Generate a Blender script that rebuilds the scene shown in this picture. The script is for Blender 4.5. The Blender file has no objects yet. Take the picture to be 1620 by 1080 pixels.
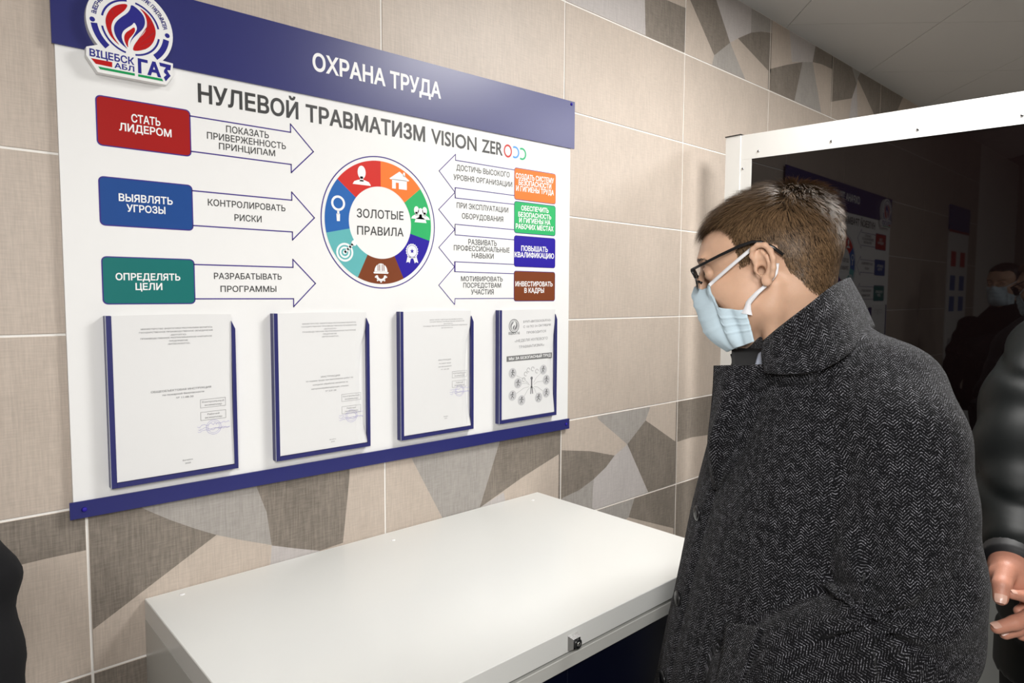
import bpy, math, random
import numpy as np
from mathutils import Matrix, Vector
random.seed(4); RNG = np.random.default_rng(7)
SC = bpy.context.scene; COL = SC.collection
# ------------------------------------------------------------------ camera, world, lights, exposure
cam_d = bpy.data.cameras.new('camera'); cam_d.sensor_width = 36.0; cam_d.lens = 36.0*1057.77/1620.0
cam_d.clip_start = 0.02
cam = bpy.data.objects.new('camera', cam_d); COL.objects.link(cam)
Rr = Vector((0.73855143, -0.67418334, 0.0043142)); Uu = Vector((0.04229024, 0.05271244, 0.99771385)); Ff = Vector((0.67286947, 0.73668054, -0.06744222))
m4 = Matrix.Identity(4)
for i in range(3):
    m4[i][0] = Rr[i]; m4[i][1] = Uu[i]; m4[i][2] = -Ff[i]
m4[0][3], m4[1][3], m4[2][3] = -0.22345, -1.34439, 1.56773
cam.matrix_world = m4
SC.camera = cam
world = bpy.data.worlds.new('world'); SC.world = world; world.use_nodes = True
world.node_tree.nodes['Background'].inputs[0].default_value = (1.0, 0.97, 0.94, 1)
world.node_tree.nodes['Background'].inputs[1].default_value = 0.05
SC.view_settings.view_transform = 'Standard'
SC.view_settings.look = 'None'
SC.view_settings.gamma = 1.0
SC.view_settings.use_curve_mapping = False
SC.view_settings.exposure = 0.98
def area(name, loc, size, power, target=None, color=(1, 1, 1), sy=None, spread=math.pi):
    l = bpy.data.lights.new(name, 'AREA'); l.size = size
    if sy: l.shape = 'RECTANGLE'; l.size_y = sy
    l.energy = power; l.color = color; l.spread = spread
    o = bpy.data.objects.new(name, l); COL.objects.link(o); o.location = loc
    if target is not None:
        o.rotation_euler = (Vector(target)-Vector(loc)).to_track_quat('-Z', 'Y').to_euler()
    return o
LIGHTS = [(1.60, -1.10, 0.595, 0.595, 18), (-1.10, -2.45, 0.595, 0.595, 22), (3.05, -1.75, 0.595, 0.595, 22)]  # middle entry: unseen fill lamp added behind the camera for the man's face
for k, (lx, ly, sx, sy, pw) in enumerate(LIGHTS):
    area('ceiling_lamp_light', (lx, ly, 2.655), sx, pw, None, (1.0, 0.985, 0.96), sy)
# added fill light above the camera, brightening the man's near side
area('camera_fill_light', (-0.20, -1.42, 1.80), 0.25, 5.0, (0.9, -0.3, 1.4), (1, 0.98, 0.96))

# ------------------------------------------------------------------ helpers
def link(o, parent=None):
    COL.objects.link(o)
    if parent is not None:
        o.parent = parent
        if parent.type == 'EMPTY' or parent.get('_org'): pass
    return o
def tag(o, label=None, cat=None, group=None, kind=None):
    if label: o['label'] = label
    if cat: o['category'] = cat
    if group: o['group'] = group
    if kind: o['kind'] = kind
    return o
def empty(name, loc, label=None, cat=None, group=None):
    o = bpy.data.objects.new(name, None); COL.objects.link(o); o.location = loc; o.empty_display_size = 0.05
    return tag(o, label, cat, group)
def org(parent):
    """world origin of a parent chain (only translations are used)"""
    v = Vector((0, 0, 0))
    while parent is not None:
        v += parent.location; parent = parent.parent
    return v
def mesh_obj(name, verts, faces, mats, parent=None, smooth=False, origin=None, fmats=None):
    """verts in world coordinates; object origin at the parent's origin (or given)"""
    base = org(parent); o0 = Vector(origin) if origin is not None else base
    V = np.asarray(verts, dtype=float) - np.array(o0)
    me = bpy.data.meshes.new(name); me.from_pydata(V.tolist(), [], [tuple(f) for f in faces])
    if not isinstance(mats, (list, tuple)): mats = [mats]
    for m in mats: me.materials.append(m)
    if fmats is not None:
        me.polygons.foreach_set('material_index', fmats)
    if smooth: me.polygons.foreach_set('use_smooth', [True]*len(me.polygons))
    me.update()
    o = bpy.data.objects.new(name, me); COL.objects.link(o)
    if parent is not None: o.parent = parent
    o.location = o0 - base
    return o
class MB:
    def __init__(s): s.v = []; s.f = []; s.m = []
    def add(s, v, f, m=0):
        n = len(s.v); s.v += [tuple(p) for p in v]; s.f += [tuple(i+n for i in q) for q in f]; s.m += [m]*len(f)
    def box(s, x0, x1, y0, y1, z0, z1, m=0, bev=0.0):
        if bev <= 0:
            v = [(x, y, z) for x in (x0, x1) for y in (y0, y1) for z in (z0, z1)]
            s.add(v, [(0, 1, 3, 2), (4, 6, 7, 5), (0, 4, 5, 1), (2, 3, 7, 6), (0, 2, 6, 4), (1, 5, 7, 3)], m); return
        b = bev; vv = []; idx = {}
        for ix, (xa, sx) in enumerate(((x0, 1), (x1, -1))):
            for iy, (ya, sy) in enumerate(((y0, 1), (y1, -1))):
                for iz, (za, sz) in enumerate(((z0, 1), (z1, -1))):
                    idx[(ix, iy, iz, 0)] = len(vv); vv.append((xa, ya+sy*b, za+sz*b))
                    idx[(ix, iy, iz, 1)] = len(vv); vv.append((xa+sx*b, ya, za+sz*b))
                    idx[(ix, iy, iz, 2)] = len(vv); vv.append((xa+sx*b, ya+sy*b, za))
        F = []
        for a in (0, 1):
            q = [(a, 0, 0), (a, 1, 0), (a, 1, 1), (a, 0, 1)]
            F.append([idx[t+(0,)] for t in (q if a else q[::-1])])
            q = [(0, a, 0), (0, a, 1), (1, a, 1), (1, a, 0)]
            F.append([idx[t+(1,)] for t in (q if a else q[::-1])])
            q = [(0, 0, a), (1, 0, a), (1, 1, a), (0, 1, a)]
            F.append([idx[t+(2,)] for t in (q if a else q[::-1])])
        for a in (0, 1):
            for c in (0, 1):
                F.append([idx[(a, c, 0, 0)], idx[(a, c, 1, 0)], idx[(a, c, 1, 1)], idx[(a, c, 0, 1)]])
                F.append([idx[(a, 0, c, 0)], idx[(a, 1, c, 0)], idx[(a, 1, c, 2)], idx[(a, 0, c, 2)]])
                F.append([idx[(0, a, c, 1)], idx[(1, a, c, 1)], idx[(1, a, c, 2)], idx[(0, a, c, 2)]])
                for e in (0, 1): F.append([idx[(a, c, e, 0)], idx[(a, c, e, 1)], idx[(a, c, e, 2)]])
        s.add(vv, F, m)
    def prism(s, poly, y0, y1, m=0, sidem=None):
        """polygon in (x, z), front face at y0 (towards the room), back at y1"""
        n = len(poly); v = [(p[0], y0, p[1]) for p in poly]+[(p[0], y1, p[1]) for p in poly]
        s.add(v, [tuple(range(n)), tuple(range(2*n-1, n-1, -1))], m)
        s.add(v, [(i, i+n, (i+1) % n+n, (i+1) % n) for i in range(n)], m if sidem is None else sidem)
    def tube(s, pts, rad, n=10, m=0, cap=True):
        P = np.asarray(pts, float); k = len(P); rad = np.broadcast_to(np.asarray(rad, float), (k,))
        T = np.gradient(P, axis=0); T /= np.linalg.norm(T, axis=1)[:, None]+1e-12
        ref = np.array([0, 0, 1.0]) if abs(T[0][2]) < 0.9 else np.array([1.0, 0, 0])
        v = []; N = np.cross(T[0], ref); N /= np.linalg.norm(N)
        for i in range(k):
            N = N-T[i]*(N@T[i]); N /= np.linalg.norm(N); B = np.cross(T[i], N)
            for j in range(n):
                a = 2*math.pi*j/n; v.append(P[i]+rad[i]*(math.cos(a)*N+math.sin(a)*B))
        f = [(i*n+j, i*n+(j+1) % n, (i+1)*n+(j+1) % n, (i+1)*n+j) for i in range(k-1) for j in range(n)]
        if cap: f += [tuple(range(n-1, -1, -1)), tuple((k-1)*n+j for j in range(n))]
        s.add(v, f, m)
    def disc(s, c, ax, r, h, n=20, m=0, r2=None):
        """short cylinder from c along ax by h, far radius r2"""
        c = np.asarray(c, float); ax = np.asarray(ax, float); ax /= np.linalg.norm(ax)
        s.tube([c, c+ax*h], [r, r if r2 is None else r2], n, m)
    def build(s, name, mats, parent=None, smooth=False, origin=None):
        return mesh_obj(name, s.v, s.f, mats, parent, smooth, origin, s.m)

# ------------------------------------------------------------------ materials
def nd(nt, t, **kw):
    n = nt.nodes.new(t)
    for k, v in kw.items(): setattr(n, k, v)
    return n
def mat(name, col, rough=0.5, metal=0.0, spec=0.5, var=0.04, vscale=30.0, bump=0.0, bscale=200.0, coat=0.0, coat_rough=0.05, sheen=0.0, sss=0.0):
    m = bpy.data.materials.new(name); m.use_nodes = True; nt = m.node_tree
    p = nt.nodes['Principled BSDF']
    p.inputs['Roughness'].default_value = rough; p.inputs['Metallic'].default_value = metal
    p.inputs['Specular IOR Level'].default_value = spec
    p.inputs['Coat Weight'].default_value = coat; p.inputs['Coat Roughness'].default_value = coat_rough
    if sheen: p.inputs['Sheen Weight'].default_value = sheen; p.inputs['Sheen Roughness'].default_value = 0.5
    if sss:
        p.inputs['Subsurface Weight'].default_value = sss; p.inputs['Subsurface Radius'].default_value = (0.01, 0.004, 0.002); p.inputs['Subsurface Scale'].default_value = 0.5
    tc = nd(nt, 'ShaderNodeTexCoord')
    nz = nd(nt, 'ShaderNodeTexNoise'); nz.inputs['Scale'].default_value = vscale; nz.inputs['Detail'].default_value = 3
    nt.links.new(tc.outputs['Object'], nz.inputs['Vector'])
    mx = nd(nt, 'ShaderNodeMix', data_type='RGBA')
    c = np.array(col[:3]); a = tuple(np.clip(c*(1-var), 0, 1))+(1,); b = tuple(np.clip(c*(1+var), 0, 1))+(1,)
    mx.inputs[6].default_value = a; mx.inputs[7].default_value = b
    nt.links.new(nz.outputs['Fac'], mx.inputs[0]); nt.links.new(mx.outputs[2], p.inputs['Base Color'])
    if bump > 0:
        n2 = nd(nt, 'ShaderNodeTexNoise'); n2.inputs['Scale'].default_value = bscale; n2.inputs['Detail'].default_value = 4
        nt.links.new(tc.outputs['Object'], n2.inputs['Vector'])
        bp = nd(nt, 'ShaderNodeBump'); bp.inputs['Strength'].default_value = bump; bp.inputs['Distance'].default_value = 0.001
        nt.links.new(n2.outputs['Fac'], bp.inputs['Height']); nt.links.new(bp.outputs['Normal'], p.inputs['Normal'])
    return m
def srgb(r, g, b):
    f = lambda c: (c/255/12.92) if c <= 10 else (((c/255)+0.055)/1.055)**2.4
    return (f(r), f(g), f(b))
def linen(name, col, contrast=0.35):
    """woven linen print on ceramic tile"""
    m = bpy.data.materials.new(name); m.use_nodes = True; nt = m.node_tree; p = nt.nodes['Principled BSDF']
    p.inputs['Roughness'].default_value = 0.45; p.inputs['Specular IOR Level'].default_value = 0.35
    geo = nd(nt, 'ShaderNodeNewGeometry')
    outs = []
    for sc, dt in (((420, 420, 28), 3), ((34, 34, 420), 3), ((9, 9, 5), 2)):
        mp = nd(nt, 'ShaderNodeMapping'); mp.inputs['Scale'].default_value = sc
        nt.links.new(geo.outputs['Position'], mp.inputs['Vector'])
        n = nd(nt, 'ShaderNodeTexNoise'); n.inputs['Scale'].default_value = 1.0; n.inputs['Detail'].default_value = dt
        nt.links.new(mp.outputs['Vector'], n.inputs['Vector']); outs.append(n.outputs['Fac'])
    def ma(op, a, b):
        k = nd(nt, 'ShaderNodeMath', operation=op)
        for i, x in enumerate((a, b)):
            if isinstance(x, (int, float)): k.inputs[i].default_value = x
            else: nt.links.new(x, k.inputs[i])
        return k.outputs[0]
    s = ma('ADD', ma('MULTIPLY', outs[0], 0.45), ma('ADD', ma('MULTIPLY', outs[1], 0.33), ma('MULTIPLY', outs[2], 0.22)))
    mr = nd(nt, 'ShaderNodeMapRange'); mr.inputs[1].default_value = 0.36; mr.inputs[2].default_value = 0.64
    nt.links.new(s, mr.inputs[0])
    mx = nd(nt, 'ShaderNodeMix', data_type='RGBA'); c = np.array(col)
    mx.inputs[6].default_value = tuple(c*(1-contrast))+(1,); mx.inputs[7].default_value = tuple(np.clip(c*(1+contrast), 0, 1))+(1,)
    nt.links.new(mr.outputs[0], mx.inputs[0]); nt.links.new(mx.outputs[2], p.inputs['Base Color'])
    bp = nd(nt, 'ShaderNodeBump'); bp.inputs['Strength'].default_value = 0.25; bp.inputs['Distance'].default_value = 0.0004
    nt.links.new(s, bp.inputs['Height']); nt.links.new(bp.outputs['Normal'], p.inputs['Normal'])
    return m
def herringbone(name, dark, light, w=0.0086, pitch=0.0040):
    m = bpy.data.materials.new(name); m.use_nodes = True; nt = m.node_tree; p = nt.nodes['Principled BSDF']
    p.inputs['Roughness'].default_value = 0.9; p.inputs['Specular IOR Level'].default_value = 0.15
    p.inputs['Sheen Weight'].default_value = 0.06; p.inputs['Sheen Roughness'].default_value = 0.4
    def ma(op, a, b=None, c=None):
        k = nd(nt, 'ShaderNodeMath', operation=op)
        for i, x in enumerate((a, b, c)):
            if x is None: continue
            if isinstance(x, (int, float)): k.inputs[i].default_value = x
            else: nt.links.new(x, k.inputs[i])
        return k.outputs[0]
    uv = nd(nt, 'ShaderNodeUVMap'); sp = nd(nt, 'ShaderNodeSeparateXYZ')
    wn = nd(nt, 'ShaderNodeTexNoise'); wn.inputs['Scale'].default_value = 260; wn.inputs['Detail'].default_value = 2
    nt.links.new(uv.outputs[0], wn.inputs['Vector'])
    nt.links.new(uv.outputs[0], sp.inputs[0])
    u = sp.outputs[0]; v = sp.outputs[1]
    uu = ma('DIVIDE', u, w)
    tri = ma('PINGPONG', uu, 1.0)
    vv = ma('ADD', v, ma('MULTIPLY', tri, w*0.95))
    vv = ma('ADD', vv, ma('MULTIPLY', wn.outputs['Fac'], 0.0022))
    st = ma('SINE', ma('MULTIPLY', vv, 2*math.pi/pitch), None)
    n1 = nd(nt, 'ShaderNodeTexNoise'); n1.inputs['Scale'].default_value = 620; n1.inputs['Detail'].default_value = 2
    nt.links.new(uv.outputs[0], n1.inputs['Vector'])
    n2 = nd(nt, 'ShaderNodeTexNoise'); n2.inputs['Scale'].default_value = 90; n2.inputs['Detail'].default_value = 3
    nt.links.new(uv.outputs[0], n2.inputs['Vector'])
    s = ma('ADD', ma('MULTIPLY', st, 0.75), ma('ADD', ma('MULTIPLY', ma('SUBTRACT', n1.outputs['Fac'], 0.5), 3.0), ma('MULTIPLY', ma('SUBTRACT', n2.outputs['Fac'], 0.5), 1.2)))
    mr = nd(nt, 'ShaderNodeMapRange', interpolation_type='SMOOTHSTEP'); mr.inputs[1].default_value = 0.38; mr.inputs[2].default_value = 1.45
    nt.links.new(s, mr.inputs[0])
    mx = nd(nt, 'ShaderNodeMix', data_type='RGBA'); mx.inputs[6].default_value = dark+(1,); mx.inputs[7].default_value = light+(1,)
    nt.links.new(mr.outputs[0], mx.inputs[0]); nt.links.new(mx.outputs[2], p.inputs['Base Color'])
    bp = nd(nt, 'ShaderNodeBump'); bp.inputs['Strength'].default_value = 0.5; bp.inputs['Distance'].default_value = 0.0008
    nt.links.new(s, bp.inputs['Height']); nt.links.new(bp.outputs['Normal'], p.inputs['Normal'])
    return m
M = {}
M['sand'] = linen('tile_sand_linen', (0.51, 0.435, 0.37), 0.12)
M['dark'] = linen('tile_dark_linen', (0.215, 0.185, 0.155), 0.30)
M['grey'] = linen('tile_grey_linen', (0.36, 0.335, 0.31), 0.16)
M['pale'] = linen('tile_pale_linen', (0.49, 0.455, 0.44), 0.12)
M['tile_side'] = mat('tile_side', (0.45, 0.4, 0.34), 0.6)
M['grout'] = mat('grout', (0.88, 0.86, 0.82), 0.8, bump=0.3)
M['plaster'] = mat('plain_wall_paint', (0.30, 0.26, 0.22), 0.7, bump=0.1)
M['ceiling'] = mat('ceiling_panel', (0.57, 0.57, 0.56), 0.5, var=0.03, vscale=2)
M['floor'] = mat('floor_tile_grey', (0.28, 0.28, 0.27), 0.35, bump=0.05)
M['board'] = mat('white_board_plastic', (0.84, 0.84, 0.83), 0.45, spec=0.25, var=0.01)
M['navy'] = mat('navy_board_film', (0.021, 0.024, 0.145), 0.34, spec=0.50, var=0.02)
M['navy_edge'] = mat('navy_plastic', (0.026, 0.028, 0.14), 0.35, spec=0.5)
M['white_txt'] = mat('white_print', (0.88, 0.88, 0.88), 0.4, spec=0.15)
M['black_txt'] = mat('black_print', (0.035, 0.035, 0.035), 0.45)
M['grey_txt'] = mat('grey_print', (0.18, 0.18, 0.19), 0.6)
M['lgrey_txt'] = mat('pale_grey_print', (0.30, 0.30, 0.31), 0.6)
M['blue_ink'] = mat('blue_violet_ink', (0.30, 0.27, 0.62), 0.6)
M['line'] = mat('violet_outline_print', (0.060, 0.035, 0.24), 0.4, spec=0.15)
M['red'] = mat('red_print', (0.36, 0.014, 0.013), 0.4, spec=0.15)
M['blue'] = mat('blue_print', (0.018, 0.072, 0.27), 0.4, spec=0.15)
M['green'] = mat('teal_green_print', (0.014, 0.165, 0.155), 0.4, spec=0.15)
M['orange'] = mat('orange_print', (0.90, 0.20, 0.040), 0.4, spec=0.15)
M['leaf'] = mat('bright_green_print', (0.035, 0.43, 0.14), 0.4, spec=0.15)
M['indigo'] = mat('indigo_print', (0.030, 0.018, 0.33), 0.4, spec=0.15)
M['brown'] = mat('brown_print', (0.20, 0.055, 0.022), 0.4, spec=0.15)
M['sred'] = mat('segment_red_print', (0.62, 0.035, 0.028), 0.4, spec=0.15)
M['sblue'] = mat('segment_blue_print', (0.030, 0.135, 0.43), 0.4, spec=0.15)
M['steal'] = mat('segment_teal_print', (0.13, 0.45, 0.46), 0.4, spec=0.15)
M['lred'] = mat('logo_red_print', (0.48, 0.012, 0.012), 0.4, spec=0.15)
M['lnavy'] = mat('logo_navy_print', (0.028, 0.028, 0.24), 0.4, spec=0.15)
M['lgreen'] = mat('logo_green_print', (0.012, 0.30, 0.09), 0.4, spec=0.15)
M['zred'] = mat('zero_red_print', (0.60, 0.06, 0.055), 0.4, spec=0.15)
M['zblue'] = mat('zero_blue_print', (0.12, 0.36, 0.75), 0.4, spec=0.15)
M['zgreen'] = mat('zero_green_print', (0.04, 0.45, 0.20), 0.4, spec=0.15)
M['paper'] = mat('white_paper', (0.76, 0.76, 0.755), 0.75, var=0.01, spec=0.2)
M['silver'] = mat('silver_line', (0.55, 0.57, 0.62), 0.3, metal=0.4)
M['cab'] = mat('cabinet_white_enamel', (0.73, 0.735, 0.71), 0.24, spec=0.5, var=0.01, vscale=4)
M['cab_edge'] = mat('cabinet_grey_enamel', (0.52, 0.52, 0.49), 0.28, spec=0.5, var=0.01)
M['cab_navy'] = mat('cabinet_navy_enamel', (0.002, 0.003, 0.012), 0.4, spec=.2)
M['chrome'] = mat('chrome', (0.75, 0.75, 0.76), 0.12, metal=1.0)
M['black'] = mat('black_plastic', (0.008, 0.008, 0.009), 0.3)
M['blackhole'] = mat('dark_gap', (0.01, 0.01, 0.01), 0.8)
M['frame'] = mat('white_frame_enamel', (0.87, 0.875, 0.85), 0.4, var=0.01)
M['plexi'] = mat('dark_tinted_acrylic', (0.0035, 0.0020, 0.0020), 0.02, spec=0.45, var=0.05)
M['panelgrey'] = mat('grey_sheet_steel', (0.30, 0.31, 0.30), 0.4, var=0.02, vscale=3)
M['skin'] = mat('skin', (0.60, 0.375, 0.255), 0.5, var=0.10, vscale=55, bump=0.25, bscale=900, sss=0.12, spec=0.4)
M['skin_hand'] = mat('skin_hand', (0.52, 0.24, 0.165), 0.45, var=0.10, vscale=90, bump=0.3, bscale=700, sss=0.12, spec=0.4)
M['nail'] = mat('fingernail', (0.62, 0.38, 0.30), 0.25)
M['ear_in'] = mat('ear_canal_shadow', (0.10, 0.03, 0.02), 0.8)
M['eye'] = mat('eye_white', (0.6, 0.56, 0.52), 0.15)
M['iris'] = mat('iris', (0.05, 0.07, 0.08), 0.1)
M['scalp'] = mat('hair_undercoat', (0.028, 0.018, 0.011), 0.9, spec=.1, var=0.3, vscale=300)
M['mask'] = mat('blue_nonwoven', (0.58, 0.72, 0.80), 0.8, var=0.04, vscale=60, bump=0.5, bscale=1200, spec=0.2, sss=0.0)
M['strap'] = mat('white_elastic', (0.78, 0.78, 0.80), 0.8)
M['coat'] = herringbone('herringbone_wool', (0.0035, 0.0035, 0.0045), (0.30, 0.30, 0.33))
M['lining'] = mat('black_lining', (0.006, 0.006, 0.007), 0.6)
M['shirt'] = mat('pale_blue_shirt', (0.42, 0.46, 0.56), 0.7)
M['trouser'] = mat('dark_trousers', (0.005, 0.005, 0.006), 0.85, spec=0.2, bump=0.2)
M['shoe'] = mat('black_shoe_leather', (0.008, 0.008, 0.008), 0.3)
M['puffer'] = mat('black_quilted_nylon', (0.0050, 0.0062, 0.0062), 0.50, spec=0.12, bump=0.15, bscale=60)
M['lamp'] = bpy.data.materials.new('lamp_diffuser'); M['lamp'].use_nodes = True
_p = M['lamp'].node_tree.nodes['Principled BSDF']; _p.inputs['Emission Color'].default_value = (1, 0.98, 0.95, 1); _p.inputs['Emission Strength'].default_value = 3.0
def hair_mat(name, c0, c1):
    m = bpy.data.materials.new(name); m.use_nodes = True; nt = m.node_tree; p = nt.nodes['Principled BSDF']
    p.inputs['Roughness'].default_value = 0.46; p.inputs['Specular IOR Level'].default_value = 0.24
    geo = nd(nt, 'ShaderNodeNewGeometry')
    mx = nd(nt, 'ShaderNodeMix', data_type='RGBA'); mx.inputs[6].default_value = c0+(1,); mx.inputs[7].default_value = c1+(1,)
    nt.links.new(geo.outputs['Random Per Island'], mx.inputs[0]); nt.links.new(mx.outputs[2], p.inputs['Base Color'])
    return m
M['hair'] = hair_mat('brown_hair', (0.036, 0.021, 0.011), (0.215, 0.130, 0.066))
M['hair2'] = hair_mat('dark_hair', (0.012, 0.009, 0.007), (0.04, 0.03, 0.022))
M['glass'] = bpy.data.materials.new('spectacle_glass'); M['glass'].use_nodes = True
_p = M['glass'].node_tree.nodes['Principled BSDF']; _p.inputs['Base Color'].default_value = (0.16, 0.16, 0.16, 1); _p.inputs['Transmission Weight'].default_value = 1.0; _p.inputs['Roughness'].default_value = 0.02; _p.inputs['IOR'].default_value = 1.1

# ------------------------------------------------------------------ room shell
wall = mesh_obj('wall_back', [(x, y, z) for x in (-3.0, 6.0) for y in (-0.0016, 0.12) for z in (0.0, 2.68)],
                [(0, 1, 3, 2), (4, 6, 7, 5), (0, 4, 5, 1), (2, 3, 7, 6), (0, 2, 6, 4), (1, 5, 7, 3)], M['grout'])
tag(wall, kind='structure', label='wall clad in beige linen-look tiles with rows of patchwork pattern tiles')
DECO = [
('D',[(-0.18, 1.196), (-0.119, 1.198), (-0.002, 1.202), (-0.002, 1.123), (-0.064, 1.123), (-0.122, 1.121), (-0.183, 1.119), (-0.36, 1.10), (-0.5, 1.2)]),
('L',[(-0.2, 0.9), (-0.185, 0.95), (-0.15, 0.935), (-0.12, 0.90)]),
('D',[(0.0, 1.25), (0.054, 1.208), (0.093, 1.174), (0.133, 1.146), (0.175, 1.12), (0.216, 1.097), (0.003, 0.978), (-0.002, 1.073)]),
('G',[(0.0, 1.26), (0.29, 1.21), (0.298, 1.175), (0.317, 1.12), (0.326, 1.049), (0.266, 1.074), (0.216, 1.097), (0.175, 1.12), (0.133, 1.146), (0.093, 1.174), (0.055, 1.208)]),
('D',[(0.298, 1.175), (0.29, 1.25), (0.513, 1.25), (0.506, 1.151), (0.489, 1.013), (0.433, 1.009), (0.376, 1.029), (0.326, 1.048), (0.317, 1.12)]),
('P',[(0.326, 1.048), (0.376, 1.029), (0.433, 1.009), (0.46, 0.98), (0.318, 0.96)]),
('G',[(0.676, 1.172), (0.650, 1.25), (0.98, 1.25), (0.957, 1.172), (0.888, 1.008), (0.777, 1.006), (0.77, 1.0)]),
('D',[(0.957, 1.172), (0.975, 1.25), (1.2, 1.25), (1.2, 1.107), (1.047, 1.063), (0.888, 1.008)]),
('P',[(0.888, 1.008), (0.973, 1.033), (0.99, 0.97), (0.87, 0.96)]),
('G',[(1.365, 1.188), (1.36, 1.25), (1.65, 1.25), (1.634, 1.191), (1.612, 1.153), (1.515, 1.086)]),
('D',[(1.612, 1.153), (1.8, 1.05), (1.8, 0.89), (1.643, 0.89), (1.515, 1.086)]),
('P',[(1.515, 1.086), (1.645, 0.885), (1.384, 0.885), (1.343, 0.911), (1.348, 1.0), (1.409, 1.029), (1.45, 1.059)]),
('D',[(1.19, 1.116), (1.33, 1.092), (1.45, 1.059), (1.409, 1.029), (1.348, 1.0), (1.283, 0.979), (1.19, 0.967)]),
('G',[(1.19, 0.967), (1.283, 0.979), (1.348, 1.0), (1.343, 0.911), (1.384, 0.885), (1.19, 0.885)]),
('g',[(1.364, 0.91), (1.565, 0.91), (1.528, 0.839), (1.364, 0.80)]),
('d',[(1.565, 0.91), (1.81, 0.91), (1.81, 0.733), (1.528, 0.839)]),
('D',[(1.79, 1.25), (2.10, 1.25), (2.09, 1.045), (1.99, 1.05), (1.895, 1.056), (1.79, 1.052)]),
('G',[(2.10, 1.25), (2.3, 1.25), (2.2, 1.0), (2.09, 1.045)]),
('d',[(1.79, 0.91), (2.098, 0.91), (1.91, 0.679), (1.79, 0.706)]),
('d',[(0.0, 0.91), (0.7, 0.91), (0.5, 0.7), (0.0, 0.72)]), ('d',[(-0.3, 0.91), (0.0, 0.91), (0.0, 0.75), (-0.15, 0.7)]), ('g',[(0.7, 0.91), (1.2, 0.91), (1.0, 0.65)]),
('P',[(1.19, 2.38), (1.19, 2.50), (1.563, 2.70), (1.568, 2.512), (1.577, 2.38)]),
('D',[(1.568, 2.512), (1.567, 2.70), (1.70, 2.70), (1.681, 2.545), (1.80, 2.551), (1.80, 2.38), (1.577, 2.38)]),
('D',[(1.798, 2.609), (1.80, 2.70), (1.95, 2.70), (1.968, 2.66), (2.092, 2.51), (1.985, 2.439)]),
('P',[(1.968, 2.66), (1.955, 2.70), (2.241, 2.70), (2.244, 2.586), (2.164, 2.549), (2.092, 2.51)]),
('G',[(2.241, 2.70), (2.41, 2.70), (2.41, 2.63), (2.32, 2.61), (2.244, 2.586)]),
('D',[(2.244, 2.586), (2.32, 2.61), (2.41, 2.628), (2.41, 2.47), (2.148, 2.54)]),
('G',[(2.092, 2.51), (2.235, 2.38), (1.964, 2.38), (1.985, 2.439)]),
('P',[(2.552, 2.71), (2.824, 2.71), (2.788, 2.602), (2.69, 2.579), (2.59, 2.556)]),
('D',[(2.821, 2.71), (3.0, 2.71), (3.0, 2.618), (2.88, 2.614), (2.788, 2.602)]),
('D',[(2.39, 2.481), (2.535, 2.531), (2.689, 2.579), (2.616, 2.38), (2.39, 2.38)]),
('G',[(2.689, 2.579), (2.788, 2.602), (2.905, 2.38), (2.61, 2.38)]),
('D',[(2.99, 2.71), (3.177, 2.71), (3.282, 2.614), (3.229, 2.533), (2.99, 2.47)]),
('P',[(3.282, 2.614), (3.325, 2.38), (3.193, 2.38), (3.229, 2.533)]),
('G',[(3.178, 2.71), (3.34, 2.71), (3.282, 2.614)]),
('D',[(3.29, 2.64), (3.35, 2.71), (3.6, 2.71), (3.6, 2.5), (3.536, 2.50)]),
('D',[(3.59, 2.71), (3.96, 2.71), (3.838, 2.575), (3.59, 2.523)]), ('G',[(4.2, 2.4), (4.5, 2.4), (4.3, 2.7), (4.2, 2.7)]), ('D',[(4.5, 2.4), (4.8, 2.5), (4.6, 2.7), (4.3, 2.7)])]
CM = {'D': 2, 'L': 4, 'G': 3, 'P': 4, 'd': 2, 'g': 3}
def clip(poly, x0, x1, z0, z1):
    def cut(P, ins, inter):
        out = []
        for i in range(len(P)):
            a, b = P[i-1], P[i]
            if ins(b):
                if not ins(a): out.append(inter(a, b))
                out.append(b)
            elif ins(a): out.append(inter(a, b))
        return out
    def ix(v): return lambda a, b: (v, a[1]+(b[1]-a[1])*(v-a[0])/(b[0]-a[0]))
    def iz(v): return lambda a, b: (a[0]+(b[0]-a[0])*(v-a[1])/(b[1]-a[1]), v)
    P = poly
    for ins, it in ((lambda p: p[0] >= x0, ix(x0)), (lambda p: p[0] <= x1, ix(x1)), (lambda p: p[1] >= z0, iz(z0)), (lambda p: p[1] <= z1, iz(z1))):
        if not P: return []
        P = cut(P, ins, it)
    return P
G = 0.0021
TILE_MATS = [M['sand'], M['tile_side'], M['dark'], M['grey'], M['pale']]
tn = 0
for ci in range(-3, 9):
    for ri in range(2, 9):
        x0, x1 = ci*0.6+G, (ci+1)*0.6-G; z0, z1 = ri*0.3+G, min((ri+1)*0.3-G, 2.678)
        jy = -0.0030-0.0004*random.random()
        b = MB(); b.box(x0, x1, jy, 0.002, z0, z1, 0, bev=0.0007)
        k = 0
        for code, poly in DECO:
            zc = sum(p[1] for p in poly)/len(poly)
            if code in 'dg' and ri != 2: continue
            if code in 'DLGP' and ri == 2: continue
            q = clip(poly, x0+.0006, x1-.0006, z0+.0006, z1-.0006)
            if len(q) >= 3 and ri in (2, 3, 8):
                k += 1; yy = jy-0.00006*(1+(k % 3))
                n = len(q); b.add([(p[0], yy, p[1]) for p in q], [tuple(range(n))], CM[code])
        b.build('tile', TILE_MATS, wall, origin=((x0+x1)/2, 0, (z0+z1)/2)); tn += 1
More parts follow.
